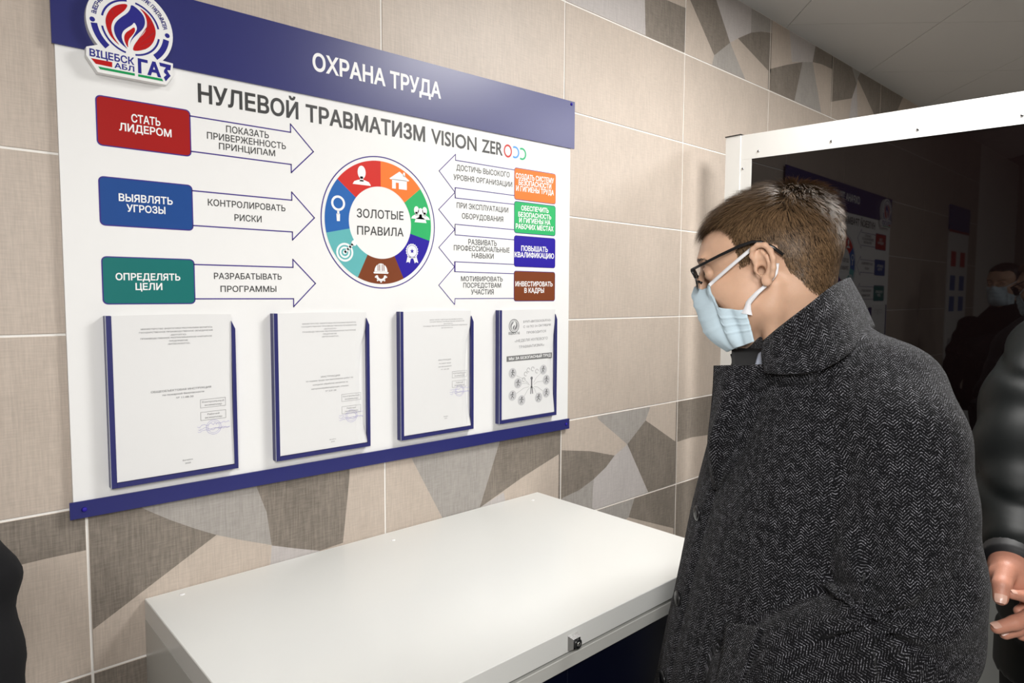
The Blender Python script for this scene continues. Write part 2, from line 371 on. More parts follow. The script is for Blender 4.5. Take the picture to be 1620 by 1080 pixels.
# lower part of the wall, never in view: one plain skirt of tile
b = MB(); b.box(-3.0, 6.0, -0.003, 0.0, 0.0, 0.6-G)
b.build('lower_cladding', M['sand'], wall)
def shell(name, x0, x1, y0, y1, z0, z1, m, label):
    b = MB(); b.box(x0, x1, y0, y1, z0, z1); o = b.build(name, m); return tag(o, label, kind='structure')
shell('floor', -3.1, 6.1, -3.6, 0.12, -0.1, 0.0, M['floor'], 'grey floor')
shell('wall_left', -3.1, -3.0, -3.6, 0.12, 0.0, 2.68, M['plaster'], 'plain side wall behind the left visitor')
shell('wall_right', 6.0, 6.1, -3.6, 0.12, 0.0, 2.68, M['plaster'], 'plain far side wall')
shell('wall_front', -3.0, 6.0, -3.6, -3.5, 0.0, 2.68, M['plaster'], 'plain wall behind the camera')
ceil = shell('ceiling', -3.1, 6.1, -3.6, 0.12, 2.684, 2.80, M['blackhole'], 'grey suspended ceiling of square panels laid diagonally')
# diagonal 60 cm panels, one object each, clipped to the room
cu = np.array([1, 1])/math.sqrt(2); cv = np.array([1, -1])/math.sqrt(2); C0 = np.array([2.506, -0.028])
for i in range(-6, 7):
    for j in range(-6, 9):
        g = 0.0012
        c = [C0+cu*(0.6*(i+a))+cv*(0.6*(j+bb)) for a, bb in ((0, 0), (1, 0), (1, 1), (0, 1))]
        cc = sum(c)/4; c = [cc+(p-cc)*(1-g/0.3) for p in c]
        q = clip([tuple(p) for p in c], -3.0, 6.0, -3.5, 0.0)
        if len(q) < 3: continue
        ar = abs(sum(q[k-1][0]*q[k][1]-q[k][0]*q[k-1][1] for k in range(len(q))))/2
        if ar < 0.00005: continue
        n = len(q); v = [(p[0], p[1], 2.68) for p in q]+[(p[0], p[1], 2.6838) for p in q]
        mesh_obj('ceiling_panel', v, [tuple(range(n)), tuple(range(2*n-1, n-1, -1))]+[(a, a+n, (a+1) % n+n, (a+1) % n) for a in range(n)], M['ceiling'], ceil, origin=(cc[0], cc[1], 2.68))
for k, (lx, ly, sx, sy, pw) in enumerate(LIGHTS):
    lab = ['square white ceiling light above the dark panel stand', 'added square white fill light on the ceiling behind the camera, left side of the room', 'square white ceiling light beyond the dark panel stand'][k]
    e = empty('ceiling_light', (lx, ly, 2.66), lab, 'ceiling light', None)
    b = MB(); h = sx/2
    for (a0, a1, b0, b1) in ((-h-.012, h+.012, -h-.012, -h), (-h-.012, h+.012, h, h+.012), (-h-.012, -h, -h, h), (h, h+.012, -h, h)):
        b.box(lx+a0, lx+a1, ly+b0, ly+b1, 2.664, 2.68)
    b.build('frame', M['frame'], e)
    b = MB(); b.box(lx-h, lx+h, ly-h, ly+h, 2.668, 2.678); b.build('diffuser', M['lamp'], e)
# ------------------------------------------------------------------ flat print: lettering and shapes on a board
def fan(x, z):
    k = 0.028 if z > 1.5 else 0.014
    return z+k*(x-0.6)*(z-1.5)
_tc = {}
from mathutils.geometry import delaunay_2d_cdt
def text_geo(s, bold):
    """outline of the built-in typeface, filled by the non-zero winding rule"""
    key = (s, bold)
    if key in _tc: return _tc[key]
    c = bpy.data.curves.new('lettering_source', 'FONT'); c.body = s; c.resolution_u = 3; c.fill_mode = 'NONE'
    o = bpy.data.objects.new('lettering_source', c); COL.objects.link(o)
    bpy.context.view_layer.update()
    me = bpy.data.meshes.new_from_object(o.evaluated_get(bpy.context.evaluated_depsgraph_get()))
    P = np.array([v.co[:2] for v in me.vertices]); E_ = [tuple(e.vertices) for e in me.edges]
    bpy.data.objects.remove(o); bpy.data.curves.remove(c); bpy.data.meshes.remove(me)
    nxt = {}
    for a_, b_ in E_: nxt.setdefault(a_, []).append(b_); nxt.setdefault(b_, []).append(a_)
    loops = []; seen = set()
    for st in range(len(P)):
        if st in seen or st not in nxt: continue
        lp = [st]; seen.add(st); cur = st
        while True:
            cand = [q for q in nxt[cur] if q not in seen]
            if not cand: break
            q = (cur+1) if (cur+1) in cand else cand[0]
            lp.append(q); seen.add(q); cur = q
        loops.append(lp)
    ar = lambda l: float(np.sum(P[l][:, 0]*np.roll(P[l][:, 1], -1)-np.roll(P[l][:, 0], -1)*P[l][:, 1]))
    sg = 1.0 if ar(max(loops, key=lambda l: abs(ar(l)))) > 0 else -1.0
    if bold:
        Q = P.copy()
        for l in loops:
            X = P[l]; d0 = X-np.roll(X, 1, 0); d1 = np.roll(X, -1, 0)-X
            n0 = np.stack([d0[:, 1], -d0[:, 0]], 1)*sg; n1 = np.stack([d1[:, 1], -d1[:, 0]], 1)*sg
            n0 /= np.linalg.norm(n0, axis=1)[:, None]+1e-9; n1 /= np.linalg.norm(n1, axis=1)[:, None]+1e-9
            m = n0+n1; m /= np.linalg.norm(m, axis=1)[:, None]+1e-9; c_ = np.clip((m*n1).sum(1), .5, 1)
            Q[l] = X+m*(bold/c_)[:, None]
        P = Q
    A_ = np.concatenate([P[l] for l in loops]); B_ = np.concatenate([P[np.roll(l, -1)] for l in loops])
    vo, eo, fo, _, _, _ = delaunay_2d_cdt([Vector(p) for p in P], [e for l in loops for e in zip(l, l[1:]+l[:1])], [], 0, 1e-5)
    VO = np.array([v[:] for v in vo]); T = np.array([f for f in fo if len(f) == 3]); Cn = VO[T].mean(1)
    up = (A_[:, 1][None] <= Cn[:, 1:2]) & (B_[:, 1][None] > Cn[:, 1:2]); dn = (A_[:, 1][None] > Cn[:, 1:2]) & (B_[:, 1][None] <= Cn[:, 1:2])
    xi = A_[:, 0]+(Cn[:, 1:2]-A_[:, 1])*(B_[:, 0]-A_[:, 0])/np.where(np.abs(B_[:, 1]-A_[:, 1]) < 1e-12, 1, B_[:, 1]-A_[:, 1])
    wn = ((up & (xi > Cn[:, :1])).astype(int)-(dn & (xi > Cn[:, :1])).astype(int)).sum(1)
    T = T[wn != 0]
    used = np.unique(T); mp = -np.ones(len(VO), int); mp[used] = np.arange(len(used))
    V = np.concatenate([VO[used], np.zeros((len(used), 1))], 1); F = [tuple(t) for t in mp[T]]
    _tc[key] = (V, F); return V, F
def lettering(s, x0, x1, zb, cap, y, m, parent, bold=0.0, latin=False, warp=True, tilt=0.0, name='lettering'):
    V, F = text_geo(s, bold)
    a, b = V[:, 0].min(), V[:, 0].max(); H = 0.682 if latin else 0.728
    X = x0+(V[:, 0]-a)/(b-a)*(x1-x0); Z = zb+V[:, 1]*cap/H+tilt*(X-x0)
    out = [(x, y, fan(x, z) if warp else z) for x, z in zip(X, Z)]
    # faces must look at -y
    n = np.cross(np.array(out[F[0][1]])-np.array(out[F[0][0]]), np.array(out[F[0][2]])-np.array(out[F[0][0]]))
    if n[1] > 0: F = [tuple(reversed(f)) for f in F]
    return mesh_obj(name, out, F, m, parent)
def flat(name, polys, y, mats, parent, warp=True, thick=0.00015):
    b = MB()
    for p in polys:
        m = 0
        if isinstance(p, tuple) and isinstance(p[0], int): m, p = p
        ar = sum(p[k-1][0]*p[k][1]-p[k][0]*p[k-1][1] for k in range(len(p)))
        if ar < 0: p = p[::-1]
        pp = [(x, fan(x, z) if warp else z) for x, z in p]
        b.prism(pp, y, y+thick, m)
    return b.build(name, mats, parent)
def rrect(x0, x1, z0, z1, r, n=5):
    P = []
    for cx, cz, a0 in ((x1-r, z1-r, 0), (x0+r, z1-r, 90), (x0+r, z0+r, 180), (x1-r, z0+r, 270)):
        for k in range(n+1):
            a = math.radians(a0+90*k/n); P.append((cx+r*math.cos(a), cz+r*math.sin(a)))
    return P
def circ(cx, cz, r, n=40, a0=0, a1=360, rz=None):
    rz = r if rz is None else rz
    k = n if a1-a0 >= 360 else n+1
    return [(cx+r*math.cos(math.radians(a0+(a1-a0)*i/n)), cz+rz*math.sin(math.radians(a0+(a1-a0)*i/n))) for i in range(k)]
def ring(cx, cz, r0, r1, a0=0, a1=360, n=48):
    out = []
    for i in range(n):
        t0 = math.radians(a0+(a1-a0)*i/n); t1 = math.radians(a0+(a1-a0)*(i+1)/n)
        out.append([(cx+r0*math.cos(t0), cz+r0*math.sin(t0)), (cx+r1*math.cos(t0), cz+r1*math.sin(t0)), (cx+r1*math.cos(t1), cz+r1*math.sin(t1)), (cx+r0*math.cos(t1), cz+r0*math.sin(t1))])
    return out
def stroke(pts, w, closed=False):
    out = []; n = len(pts)
    for i in range(n if closed else n-1):
        a = np.array(pts[i]); b = np.array(pts[(i+1) % n]); d = (b-a); L = np.hypot(*d)
        if L < 1e-6: continue
        d = d/L; nn = np.array([-d[1], d[0]])*w/2; a = a-d*w/2; b = b+d*w/2
        out.append([tuple(a+nn), tuple(a-nn), tuple(b-nn), tuple(b+nn)])
    return out
# ------------------------------------------------------------------ the big board
YB = -0.0120
board = empty('info_board', (0.6, -0.0035, 1.18), 'large white safety information board with navy header and wheel diagram on the tiled wall', 'board')
def warped_box(x0, x1, y0, y1, z0, z1, n=8):
    b = MB(); xs = np.linspace(x0, x1, n+1)
    for i in range(n):
        a, c = xs[i], xs[i+1]
        v = [(x, y, fan(x, z)) for x in (a, c) for y in (y0, y1) for z in (z0, z1)]
        f = [(0, 4, 5, 1), (2, 3, 7, 6), (0, 2, 6, 4), (1, 5, 7, 3)]
        if i == 0: f.append((0, 1, 3, 2))
        if i == n-1: f.append((4, 6, 7, 5))
        b.add(v, f)
    return b
warped_box(-0.020, 1.217, YB, YB+0.0075, 1.190, 2.02).build('panel', M['board'], board)
hd = warped_box(-0.0245, 1.2305, YB-0.0040, YB-0.0002, 1.9835, 2.1135).build('header', M['navy'], board)
lettering('ОХРАНА ТРУДА', .4271, .7556, 2.0366, .0349, YB-.0043, M['white_txt'], hd, 0.028, tilt=.006)
bb = warped_box(-0.0260, 1.2210, YB-0.0040, YB-0.0002, 1.1815, 1.2110).build('bottom_bar', M['navy'], board)
for sx, sz in ((1.216, 2.105), (-0.012, 2.105), (-0.005, 1.1960), (1.207, 1.1960)):
    b = MB(); b.disc((sx, YB-.004, fan(sx, sz)), (0, -1, 0), .0045, .0022, 16, 0, .0030); b.build('screw_cap', M['indigo'], board, True)
YP = YB-0.0004
T1 = [('НУЛЕВОЙ', .2006, .3964, .9309+1, .0330), ('ТРАВМАТИЗМ', .4124, .7115, 1.9304, .0335)]
for s, a, b_, z, c in T1: lettering(s, a, b_, z, c, YP, M['black_txt'], board, 0.026, tilt=.003)
lettering('VISION', .7289, .8692, 1.9307, .0325, YP, M['black_txt'], board, 0.018, latin=True)
lettering('ZER', .8862, .9575, 1.9310, .0310, YP, M['black_txt'], board, 0.018, latin=True)
flat('letter_ring', [[(.9757+(x-.9757), 1.9450+(z-1.9450)*1.18) for x, z in q] for q in ring(.9757, 1.9450, .0103, .0143)], YP, M['zred'], board)
flat('letter_arc', ring(1.0010, 1.9450, .0110, .0158, -120, 120), YP, M['zblue'], board)
flat('letter_arc', ring(1.0265, 1.9440, .0112, .0160, -120, 120), YP, M['zgreen'], board)
# left column: coloured boxes with arrows
LEFT = [('red', 1.8265, 1.9125, [('СТАТЬ', .0883, .1350, 1.8747, .0138), ('ЛИДЕРОМ', .0690, .1530, 1.8571, .0131)],
         [('ПОКАЗАТЬ', .2504, .3335, 1.8822, .0128), ('ПРИВЕРЖЕННОСТЬ', .2149, .3684, 1.8649, .0125), ('ПРИНЦИПАМ', .2363, .3457, 1.8482, .0120)]),
        ('blue', 1.6890, 1.7745, [('ВЫЯВЛЯТЬ', .0645, .1516, 1.7341, .0128), ('УГРОЗЫ', .0762, .1388, 1.7164, .0125)],
         [('КОНТРОЛИРОВАТЬ', .2134, .3651, 1.7391, .0124), ('РИСКИ', .2623, .3154, 1.7141, .0124)]),
        ('green', 1.5512, 1.6360, [('ОПРЕДЕЛЯТЬ', .0554, .1608, 1.5946, .0121), ('ЦЕЛИ', .0860, .1298, 1.5773, .0121)],
         [('РАЗРАБАТЫВАТЬ', .2211, .3544, 1.5994, .0118), ('ПРОГРАММЫ', .2326, .3428, 1.5745, .0117)])]
for c, z0, z1, inner, outer in LEFT:
    zc = (z0+z1)/2; h = 0.0325
    pts = [(.186, zc+h), (.379, zc+h), (.379, zc+.0490), (.4280, zc), (.379, zc-.0490), (.379, zc-h), (.186, zc-h)]
    ar = flat('arrow_outline', stroke(pts, .0023), YP, M['line'], board)
    for t in outer: lettering(*t, YP, M['black_txt'], ar, 0.012, tilt=.008)
    bx = flat('colour_box', [(1, rrect(.0345, .1865, z0, z1, .0085)), ], YP, [M[c], M['line']], board)
    flat('box_fill', [rrect(.0365, .1845, z0+.002, z1-.002, .0070)], YP-.0002, M[c], bx)
    for t in inner: lettering(*t, YP-.0004, M['white_txt'], bx, 0.024, tilt=.010)
RIGHT = [('orange', 1.8222, 1.9060, [('СОЗДАТЬ СИСТЕМУ', 1.0037, 1.1498, 1.8783, .0135), ('БЕЗОПАСНОСТИ', 1.0145, 1.1396, 1.8622, .0135), ('И ГИГИЕНЫ ТРУДА', 1.0052, 1.1502, 1.8459, .0134)],
          [('ДОСТИЧЬ ВЫСОКОГО', .8047, .9821, 1.8761, .0135), ('УРОВНЯ ОРГАНИЗАЦИИ', .7956, .9915, 1.8520, .0132)]),
         ('leaf', 1.7345, 1.8185, [('ОБЕСПЕЧИТЬ', 1.0245, 1.1301, 1.7961, .0126), ('БЕЗОПАСНОСТЬ', 1.0138, 1.1406, 1.7790, .0121), ('И ГИГИЕНЫ НА', 1.0171, 1.1374, 1.7635, .0127), ('РАБОЧИХ МЕСТАХ', 1.0046, 1.1501, 1.7466, .0130)],
          [('ПРИ ЭКСПЛУАТАЦИИ', .8056, .9777, 1.7844, .0133), ('ОБОРУДОВАНИЯ', .8218, .9601, 1.7596, .0134)]),
         ('indigo', 1.6455, 1.7285, [('ПОВЫШАТЬ', 1.0252, 1.1279, 1.6887, .0137), ('КВАЛИФИКАЦИЮ', 1.0010, 1.1531, 1.6713, .0135)],
          [('РАЗВИВАТЬ', .8426, .9375, 1.6965, .0135), ('ПРОФЕССИОНАЛЬНЫЕ', .7963, .9832, 1.6803, .0126), ('НАВЫКИ', .8538, .9269, 1.6633, .0129)]),
         ('brown', 1.5535, 1.6350, [('ИНВЕСТИРОВАТЬ', 1.0043, 1.1485, 1.5938, .0128), ('В КАДРЫ', 1.0377, 1.1141, 1.5766, .0129)],
          [('МОТИВИРОВАТЬ', .8189, .9590, 1.6048, .0119), ('ПОСРЕДСТВАМ', .8260, .9530, 1.5884, .0121), ('УЧАСТИЯ', .8510, .9273, 1.5713, .0130)])]
NT = [1.8995, 1.8330, 1.8070, 1.7420, 1.7165, 1.6510, 1.6260, 1.5600]
AR = [[(.998, 1.8990), (.802, 1.8995), (.802, 1.9135), (.7520, 1.8680), (.8005, 1.8215), (.8020, 1.8330), (.998, 1.8325)],
      [(.998, 1.8095), (.8020, 1.8080), (.8005, 1.8215), (.7505, 1.7760), (.7995, 1.7310), (.8005, 1.7440), (.998, 1.7430)],
      [(.998, 1.7165), (.8005, 1.7180), (.7995, 1.7310), (.7505, 1.6850), (.7985, 1.6395), (.7985, 1.6520), (.998, 1.6515)],
      [(.998, 1.6270), (.7985, 1.6275), (.7985, 1.6395), (.7500, 1.5935), (.7985, 1.5465), (.8000, 1.5610), (.998, 1.5615)]]
for (c, z0, z1, inner, outer), pts in zip(RIGHT, AR):
    P = list(pts)
    if c == 'orange': seg = [P]
    else: seg = [P]
    ar = flat('arrow_outline', sum([stroke(q, .0019) for q in seg], []), YP, M['line'], board)
    for t in outer: lettering(*t, YP, M['black_txt'], ar, 0.010, tilt=.008)
    bx = flat('colour_box', [(1, rrect(.9990, 1.1585, z0, z1, .0075))], YP, [M[c], M['line']], board)
    flat('box_fill', [rrect(1.0002, 1.1573, z0+.0015, z1-.0015, .0065)], YP-.0002, M[c], bx)
    for t in inner: lettering(*t, YP-.0004, M['white_txt'], bx, 0.026, tilt=.008)
b = MB()
for a, c in ((1.8330, 1.8080), (1.7440, 1.7180), (1.6520, 1.6275)): flat('arrow_link', stroke([(.8005, a), (.8005, c)], .0019), YP, M['line'], board)
# the wheel
WX, WZ = .5893, 1.7325
wh = flat('wheel_outline', ring(WX+.001, WZ, .1460, .1484, n=96), YP, M['line'], board)
SEG = [(39, 90, 'orange'), (90, 141, 'sred'), (141, 192.5, 'sblue'), (192.5, 244, 'steal'), (244, 295.5, 'brown'), (295.5, 346, 'indigo'), (346, 399, 'leaf')]
for a0, a1, c in SEG: flat('wheel_segment', ring(WX, WZ, .0810, .1380, a0, a1, 18), YP, M[c], wh)
lettering('ЗОЛОТЫЕ', .5280, .6496, 1.7410, .0188, YP, M['black_txt'], wh, 0.012, tilt=.022)
lettering('ПРАВИЛА', .5284, .6493, 1.7030, .0188, YP, M['black_txt'], wh, 0.012, tilt=.022)
YI = YP-.0003
def icon(polys): return flat('pictogram', polys, YI, M['white_txt'], wh)
icon([circ(.5409, 1.8400, .0100, 20, rz=.0145), [(.5375, 1.831), (.5440, 1.831), (.5455, 1.820), (.5360, 1.820)], [(.5184, 1.8125), (.5225, 1.8190), (.5330, 1.8230), (.5480, 1.8235), (.5590, 1.8200), (.5633, 1.8140), (.5633, 1.8125)]])
icon([[(.6120, 1.8350), (.6392, 1.8530), (.6660, 1.8350), (.6625, 1.8330), (.6155, 1.8330)], [(.6190, 1.8340), (.6290, 1.8340), (.6290, 1.8130), (.6190, 1.8130)], [(.6290, 1.8340), (.6370, 1.8340), (.6370, 1.8270), (.6290, 1.8270)], [(.6370, 1.8340), (.6590, 1.8340), (.6590, 1.8130), (.6370, 1.8130)], [(.6490, 1.8440), (.6490, 1.8520), (.6540, 1.8520), (.6540, 1.8420)]])
for gx, s, zo in ((.6855, 1, .001), (.7090, 1, .001), (.6972, 1.15, -.004)):
    icon([circ(gx, 1.7680+zo, .0070*s, 16, rz=.0092*s), [(gx-.0150*s, 1.7470+zo*1.6), (gx-.0120*s, 1.7530+zo), (gx-.0040*s, 1.7575+zo), (gx+.0040*s, 1.7575+zo), (gx+.0120*s, 1.7530+zo), (gx+.0150*s, 1.7470+zo*1.6)], [(gx-.003*s, 1.764+zo), (gx+.003*s, 1.764+zo), (gx+.0035*s, 1.756+zo), (gx-.0035*s, 1.756+zo)]])
icon(ring(.4831, 1.7675, .0115, .0165, n=28)+[[(.4805, 1.752), (.4855, 1.752), (.4855, 1.744), (.4805, 1.744)], [(.4785, 1.745), (.4872, 1.745), (.4865, 1.729), (.4795, 1.729)]])
icon(ring(.4975, 1.6625, .0160, .0205, n=28)+ring(.4975, 1.6625, .0085, .0125, n=24)+[circ(.4975, 1.6625, .0045, 14), [(.4990, 1.6600), (.4955, 1.6640), (.5150, 1.6830), (.5190, 1.6790)], [(.5120, 1.6780), (.5150, 1.6875), (.5240, 1.6930), (.5230, 1.6870), (.5290, 1.6860), (.5240, 1.6780)]])
icon([[(.5680, 1.6215), (.6080, 1.6215), (.6065, 1.6180), (.5695, 1.6180)], circ(.5878, 1.6220, .0170, 16, 0, 180, rz=.0190)]+ring(.5878, 1.6140, .0080, .0135, 180, 360, 16)+[[(.5878+math.cos(a)*.0125-.002*math.sin(a), 1.614+math.sin(a)*.0125+.002*math.cos(a)), (.5878+math.cos(a)*.0165-.0016*math.sin(a), 1.614+math.sin(a)*.0165+.0016*math.cos(a)), (.5878+math.cos(a)*.0165+.0016*math.sin(a), 1.614+math.sin(a)*.0165-.0016*math.cos(a)), (.5878+math.cos(a)*.0125+.002*math.sin(a), 1.614+math.sin(a)*.0125-.002*math.cos(a))] for a in np.radians([195, 232, 270, 308, 345])])
flat('pictogram', [[(x-.0009, 1.6240), (x+.0009, 1.6240), (x+.0009, 1.6390), (x-.0009, 1.6390)] for x in (.5800, .5845, .5910, .5955)], YI-.0002, M['brown'], wh)
star = []
for i in range(36):
    r = .0182 if i % 2 == 0 else .0160; a = math.radians(10*i); star.append((.6725+r*.98*math.cos(a), 1.6725+r*math.sin(a)))
icon([star, [(.6600, 1.6600), (.6560, 1.6450), (.6620, 1.6475), (.6655, 1.6440), (.6700, 1.6580)], [(.6850, 1.6600), (.6900, 1.6450), (.6835, 1.6475), (.6800, 1.6440), (.6750, 1.6580)]])
flat('pictogram', ring(.6725, 1.6725, .0132, .0142, n=28), YI-.0002, M['indigo'], wh)
st5 = []
for i in range(10):
    r = .0062 if i % 2 == 0 else .0026; a = math.radians(90+36*i); st5.append((.6725+r*math.cos(a), 1.6725+r*math.sin(a)))
flat('pictogram', [st5], YI-.0002, M['indigo'], wh)
# ---- emblem on its own raised plate
YE = -0.0300
em_poly = []
for i in range(41):
    a = math.radians(-38+ (218+8+0)*i/40 +0)
    em_poly.append((.0885+.0665*math.cos(a), 2.0262+.0665*math.sin(a)))
def arc_pts(cx, cz, r, a0, a1, n): return [(cx+r*math.cos(math.radians(a0+(a1-a0)*i/n)), cz+r*math.sin(math.radians(a0+(a1-a0)*i/n))) for i in range(n+1)]
EC = (.0885, 2.0262)
outline = arc_pts(EC[0], EC[1], .0665, -43, 220, 44)+[(.0211, 1.9764), (.0206, 1.9626), (.0366, 1.9385), (.1420, 1.9400), (.1525, 1.9560), (.1539, 1.9797)]
b = MB(); ar = sum(outline[k-1][0]*outline[k][1]-outline[k][0]*outline[k-1][1] for k in range(len(outline)))
if ar < 0: outline = outline[::-1]
b.prism(outline, YE, YB-0.0045)
em = b.build('emblem', M['board'], board)
YL = YE-0.0003
def E(polys, m, y=YL, name='emblem_print'): return flat(name, polys, y, m, em, warp=False)
E(ring(EC[0], EC[1]-.0005, .0510, .0605, 188, 229, 12), M['lnavy']); E(ring(EC[0], EC[1]-.0005, .0510, .0605, 311, 352, 12), M['lnavy'])
E([circ(.0311, 2.0232, .0040, 16)], M['lnavy']); E([circ(.1458, 2.0259, .0040, 16)], M['lnavy'])
IC = (.0885, 2.0240)
for a0, a1 in ((12, 80), (97, 168), (190, 258), (277, 350)): E(ring(IC[0], IC[1], .0425, .0455, a0, a1, 14), M['lnavy'])
def smooth_poly(P, it=2):
    for _ in range(it):
        Q = []
        for i in range(len(P)):
            a, c = P[i], P[(i+1) % len(P)]
            Q += [(a[0]*.75+c[0]*.25, a[1]*.75+c[1]*.25), (a[0]*.25+c[0]*.75, a[1]*.25+c[1]*.75)]
        P = Q
    return P
RL = [(0.0855, 2.0633), (0.0707, 2.0586), (0.0587, 2.0487), (0.0518, 2.0353), (0.0499, 2.0248), (0.0523, 2.0111), (0.0584, 1.9998), (0.0725, 1.9881), (0.0611, 2.0019), (0.0577, 2.0168), (0.062, 2.0309), (0.0701, 2.0404), (0.0811, 2.0521)]
RR = [(0.1015, 2.062), (0.1123, 2.0565), (0.1203, 2.0484), (0.1269, 2.0337), (0.1273, 2.0219), (0.1219, 2.0055), (0.1104, 1.993), (0.0897, 1.985), (0.0914, 1.995), (0.0999, 2.0089), (0.1099, 2.0218), (0.1137, 2.0332), (0.1133, 2.045), (0.1095, 2.0543)]
BF = [(0.0894, 2.064), (0.1001, 2.059), (0.1093, 2.0498), (0.1111, 2.0384), (0.1073, 2.0271), (0.0974, 2.0156), (0.089, 2.0046), (0.0853, 1.9949), (0.0844, 1.9859), (0.0726, 1.9932), (0.065, 2.0029), (0.0618, 2.015), (0.0644, 2.0258), (0.0726, 2.0367), (0.0836, 2.047), (0.0885, 2.0557)]
WF = [(0.0936, 2.0355), (0.0985, 2.026), (0.094, 2.0162), (0.0876, 2.0043), (0.0853, 1.9949), (0.0840, 1.9850), (0.0766, 1.9942), (0.0732, 2.005), (0.0752, 2.0142), (0.0814, 2.0217), (0.0904, 2.0292)]
RF = [(0.0937, 2.0275), (0.0950, 2.0208), (0.0905, 2.0124), (0.0849, 2.0051), (0.0827, 1.9972), (0.0833, 1.9879), (0.078, 1.9975), (0.077, 2.006), (0.0799, 2.014), (0.0867, 2.0202)]
E([smooth_poly(RL)], M['lred']); E([smooth_poly(RR)], M['lred']); E([smooth_poly(BF)], M['lnavy']); E([smooth_poly(WF)], M['white_txt'], YL-.0003); E([smooth_poly(RF)], M['lred'], YL-.0006)
M['lred2'] = mat('logo_dark_red_print', (0.33, 0.008, 0.012), 0.4)
rays = []
for k in range(26):
    a = math.radians(360*k/26+4); q = []
    cx, cz = .0870, 1.9870
    d = np.array([math.cos(a), math.sin(a)]); 
    for side in (RL, RR):
        from_pts = []
        for t in np.linspace(.012, .08, 40):
            p = np.array([cx, cz])+d*t
            ins = False; j = len(side)-1
            for i in range(len(side)):
                xi, zi = side[i]; xj, zj = side[j]
                if (zi > p[1]) != (zj > p[1]) and p[0] < (xj-xi)*(p[1]-zi)/(zj-zi)+xi: ins = not ins
                j = i
            if ins: from_pts.append(p)
        if len(from_pts) > 4:
            A, B = from_pts[1], from_pts[-2]; nn = np.array([-d[1], d[0]])
            rays.append([tuple(A), tuple(B-nn*.0009), tuple(B+nn*.0009)])
E(rays, M['lred2'], YL-.0002)
lettering('ВІЦЕБСК', .0253, .0919, 1.9628, .0118, YL, M['lnavy'], em, .028, warp=False)
lettering('АБЛ', .0611, .0915, 1.9515, .0085, YL, M['lnavy'], em, .028, warp=False)
lettering('ГА', .0972, .1340, 1.9520, .0225, YL, M['lnavy'], em, .045, warp=False)
E([[(0.1313, 1.9765), (0.1506, 1.9759), (0.1492, 1.9667), (0.1440, 1.9660), (0.1462, 1.9615), (0.1495, 1.9572), (0.141, 1.9459), (0.1380, 1.9522), (0.1425, 1.9572), (0.1385, 1.9610), (0.1390, 1.9650), (0.1420, 1.9700), (0.1325, 1.9705)]], M['lnavy'])
E([[(0.0271, 1.9592), (0.0582, 1.9598), (0.0579, 1.9513), (0.0338, 1.9515)]], M['lred'])
E([[(0.0372, 1.9480), (0.092, 1.9487), (0.0919, 1.9446), (0.0399, 1.9440)]], M['lgreen']); E([[(0.0972, 1.9486), (0.1351, 1.9492), (0.1371, 1.9449), (0.097, 1.9446)]], M['lgreen'])
def arc_text(s, a0, a1, r, cap, m):
    """letters one after another round the emblem"""
    n = len(s); b = MB()
    for i, ch in enumerate(s):
        if ch == ' ': continue
        V, F = text_geo(ch, 0.02)
        w = (V[:, 0].max()-V[:, 0].min()); a = math.radians(a0+(a1-a0)*(i+.5)/n); sc = cap/.728
        cx = (V[:, 0].max()+V[:, 0].min())/2
        out = []
        for v in V:
            lx = (v[0]-cx)*sc*.8; lz = v[1]*sc
            out.append((EC[0]+math.cos(a)*(r+lz)+math.sin(a)*lx, YL, EC[1]+math.sin(a)*(r+lz)-math.cos(a)*lx))
        nn = np.cross(np.array(out[F[0][1]])-np.array(out[F[0][0]]), np.array(out[F[0][2]])-np.array(out[F[0][0]]))
        b.add(out, [tuple(reversed(f)) for f in F] if nn[1] > 0 else F)
    return b.build('lettering', m, em)
arc_text('ВЫТВОРЧАЕ РЭСПУБЛІКАНСКАЕ УНІТАРНАЕ ПРАДПРЫЕМСТВА', 172, 10, .0520, .0068, M['lnavy'])
# ---- four document pockets fixed to the board
HX = [0.0340, 0.3285, 0.6280, 0.9340]; HB = 1.2290; HT = 1.5310; YH = -0.0280
for hx in HX:
    b = MB(); b.box(hx, hx+.0095, YH, YB, HB, HT, 0, bev=.0006)
    h = b.build('document_pocket', M['navy_edge'], board)
    b = MB(); b.box(hx+.0095, hx+.2190, YH, YB, HB, HB+.0085, 0); b.build('bottom_strip', M['navy_edge'], h)
    b = MB(); b.add([(hx+.2120, y, HB+.0085) for y in (YH, YB)]+[(hx+.2190, y, HB+.0085) for y in (YH, YB)]+[(hx+.2190, y, HT-.0280) for y in (YH, YB)]+[(hx+.2120, y, HT-.0130) for y in (YH, YB)],
                    [(0, 2, 4, 6), (7, 5, 3, 1), (0, 1, 3, 2), (2, 3, 5, 4), (4, 5, 7, 6), (6, 7, 1, 0)]); b.build('side_strip', M['navy_edge'], h)
    b = MB(); b.box(hx-.0001, hx+.0009, YH-.0003, YH+.0004, HB, HT); b.build('silver_edge', M['silver'], h)
    b = MB(); b.box(hx+.0095, hx+.2120, YH+.0080, YB, HB+.0085, HT-.012); b.build('back_plate', M['board'], h)
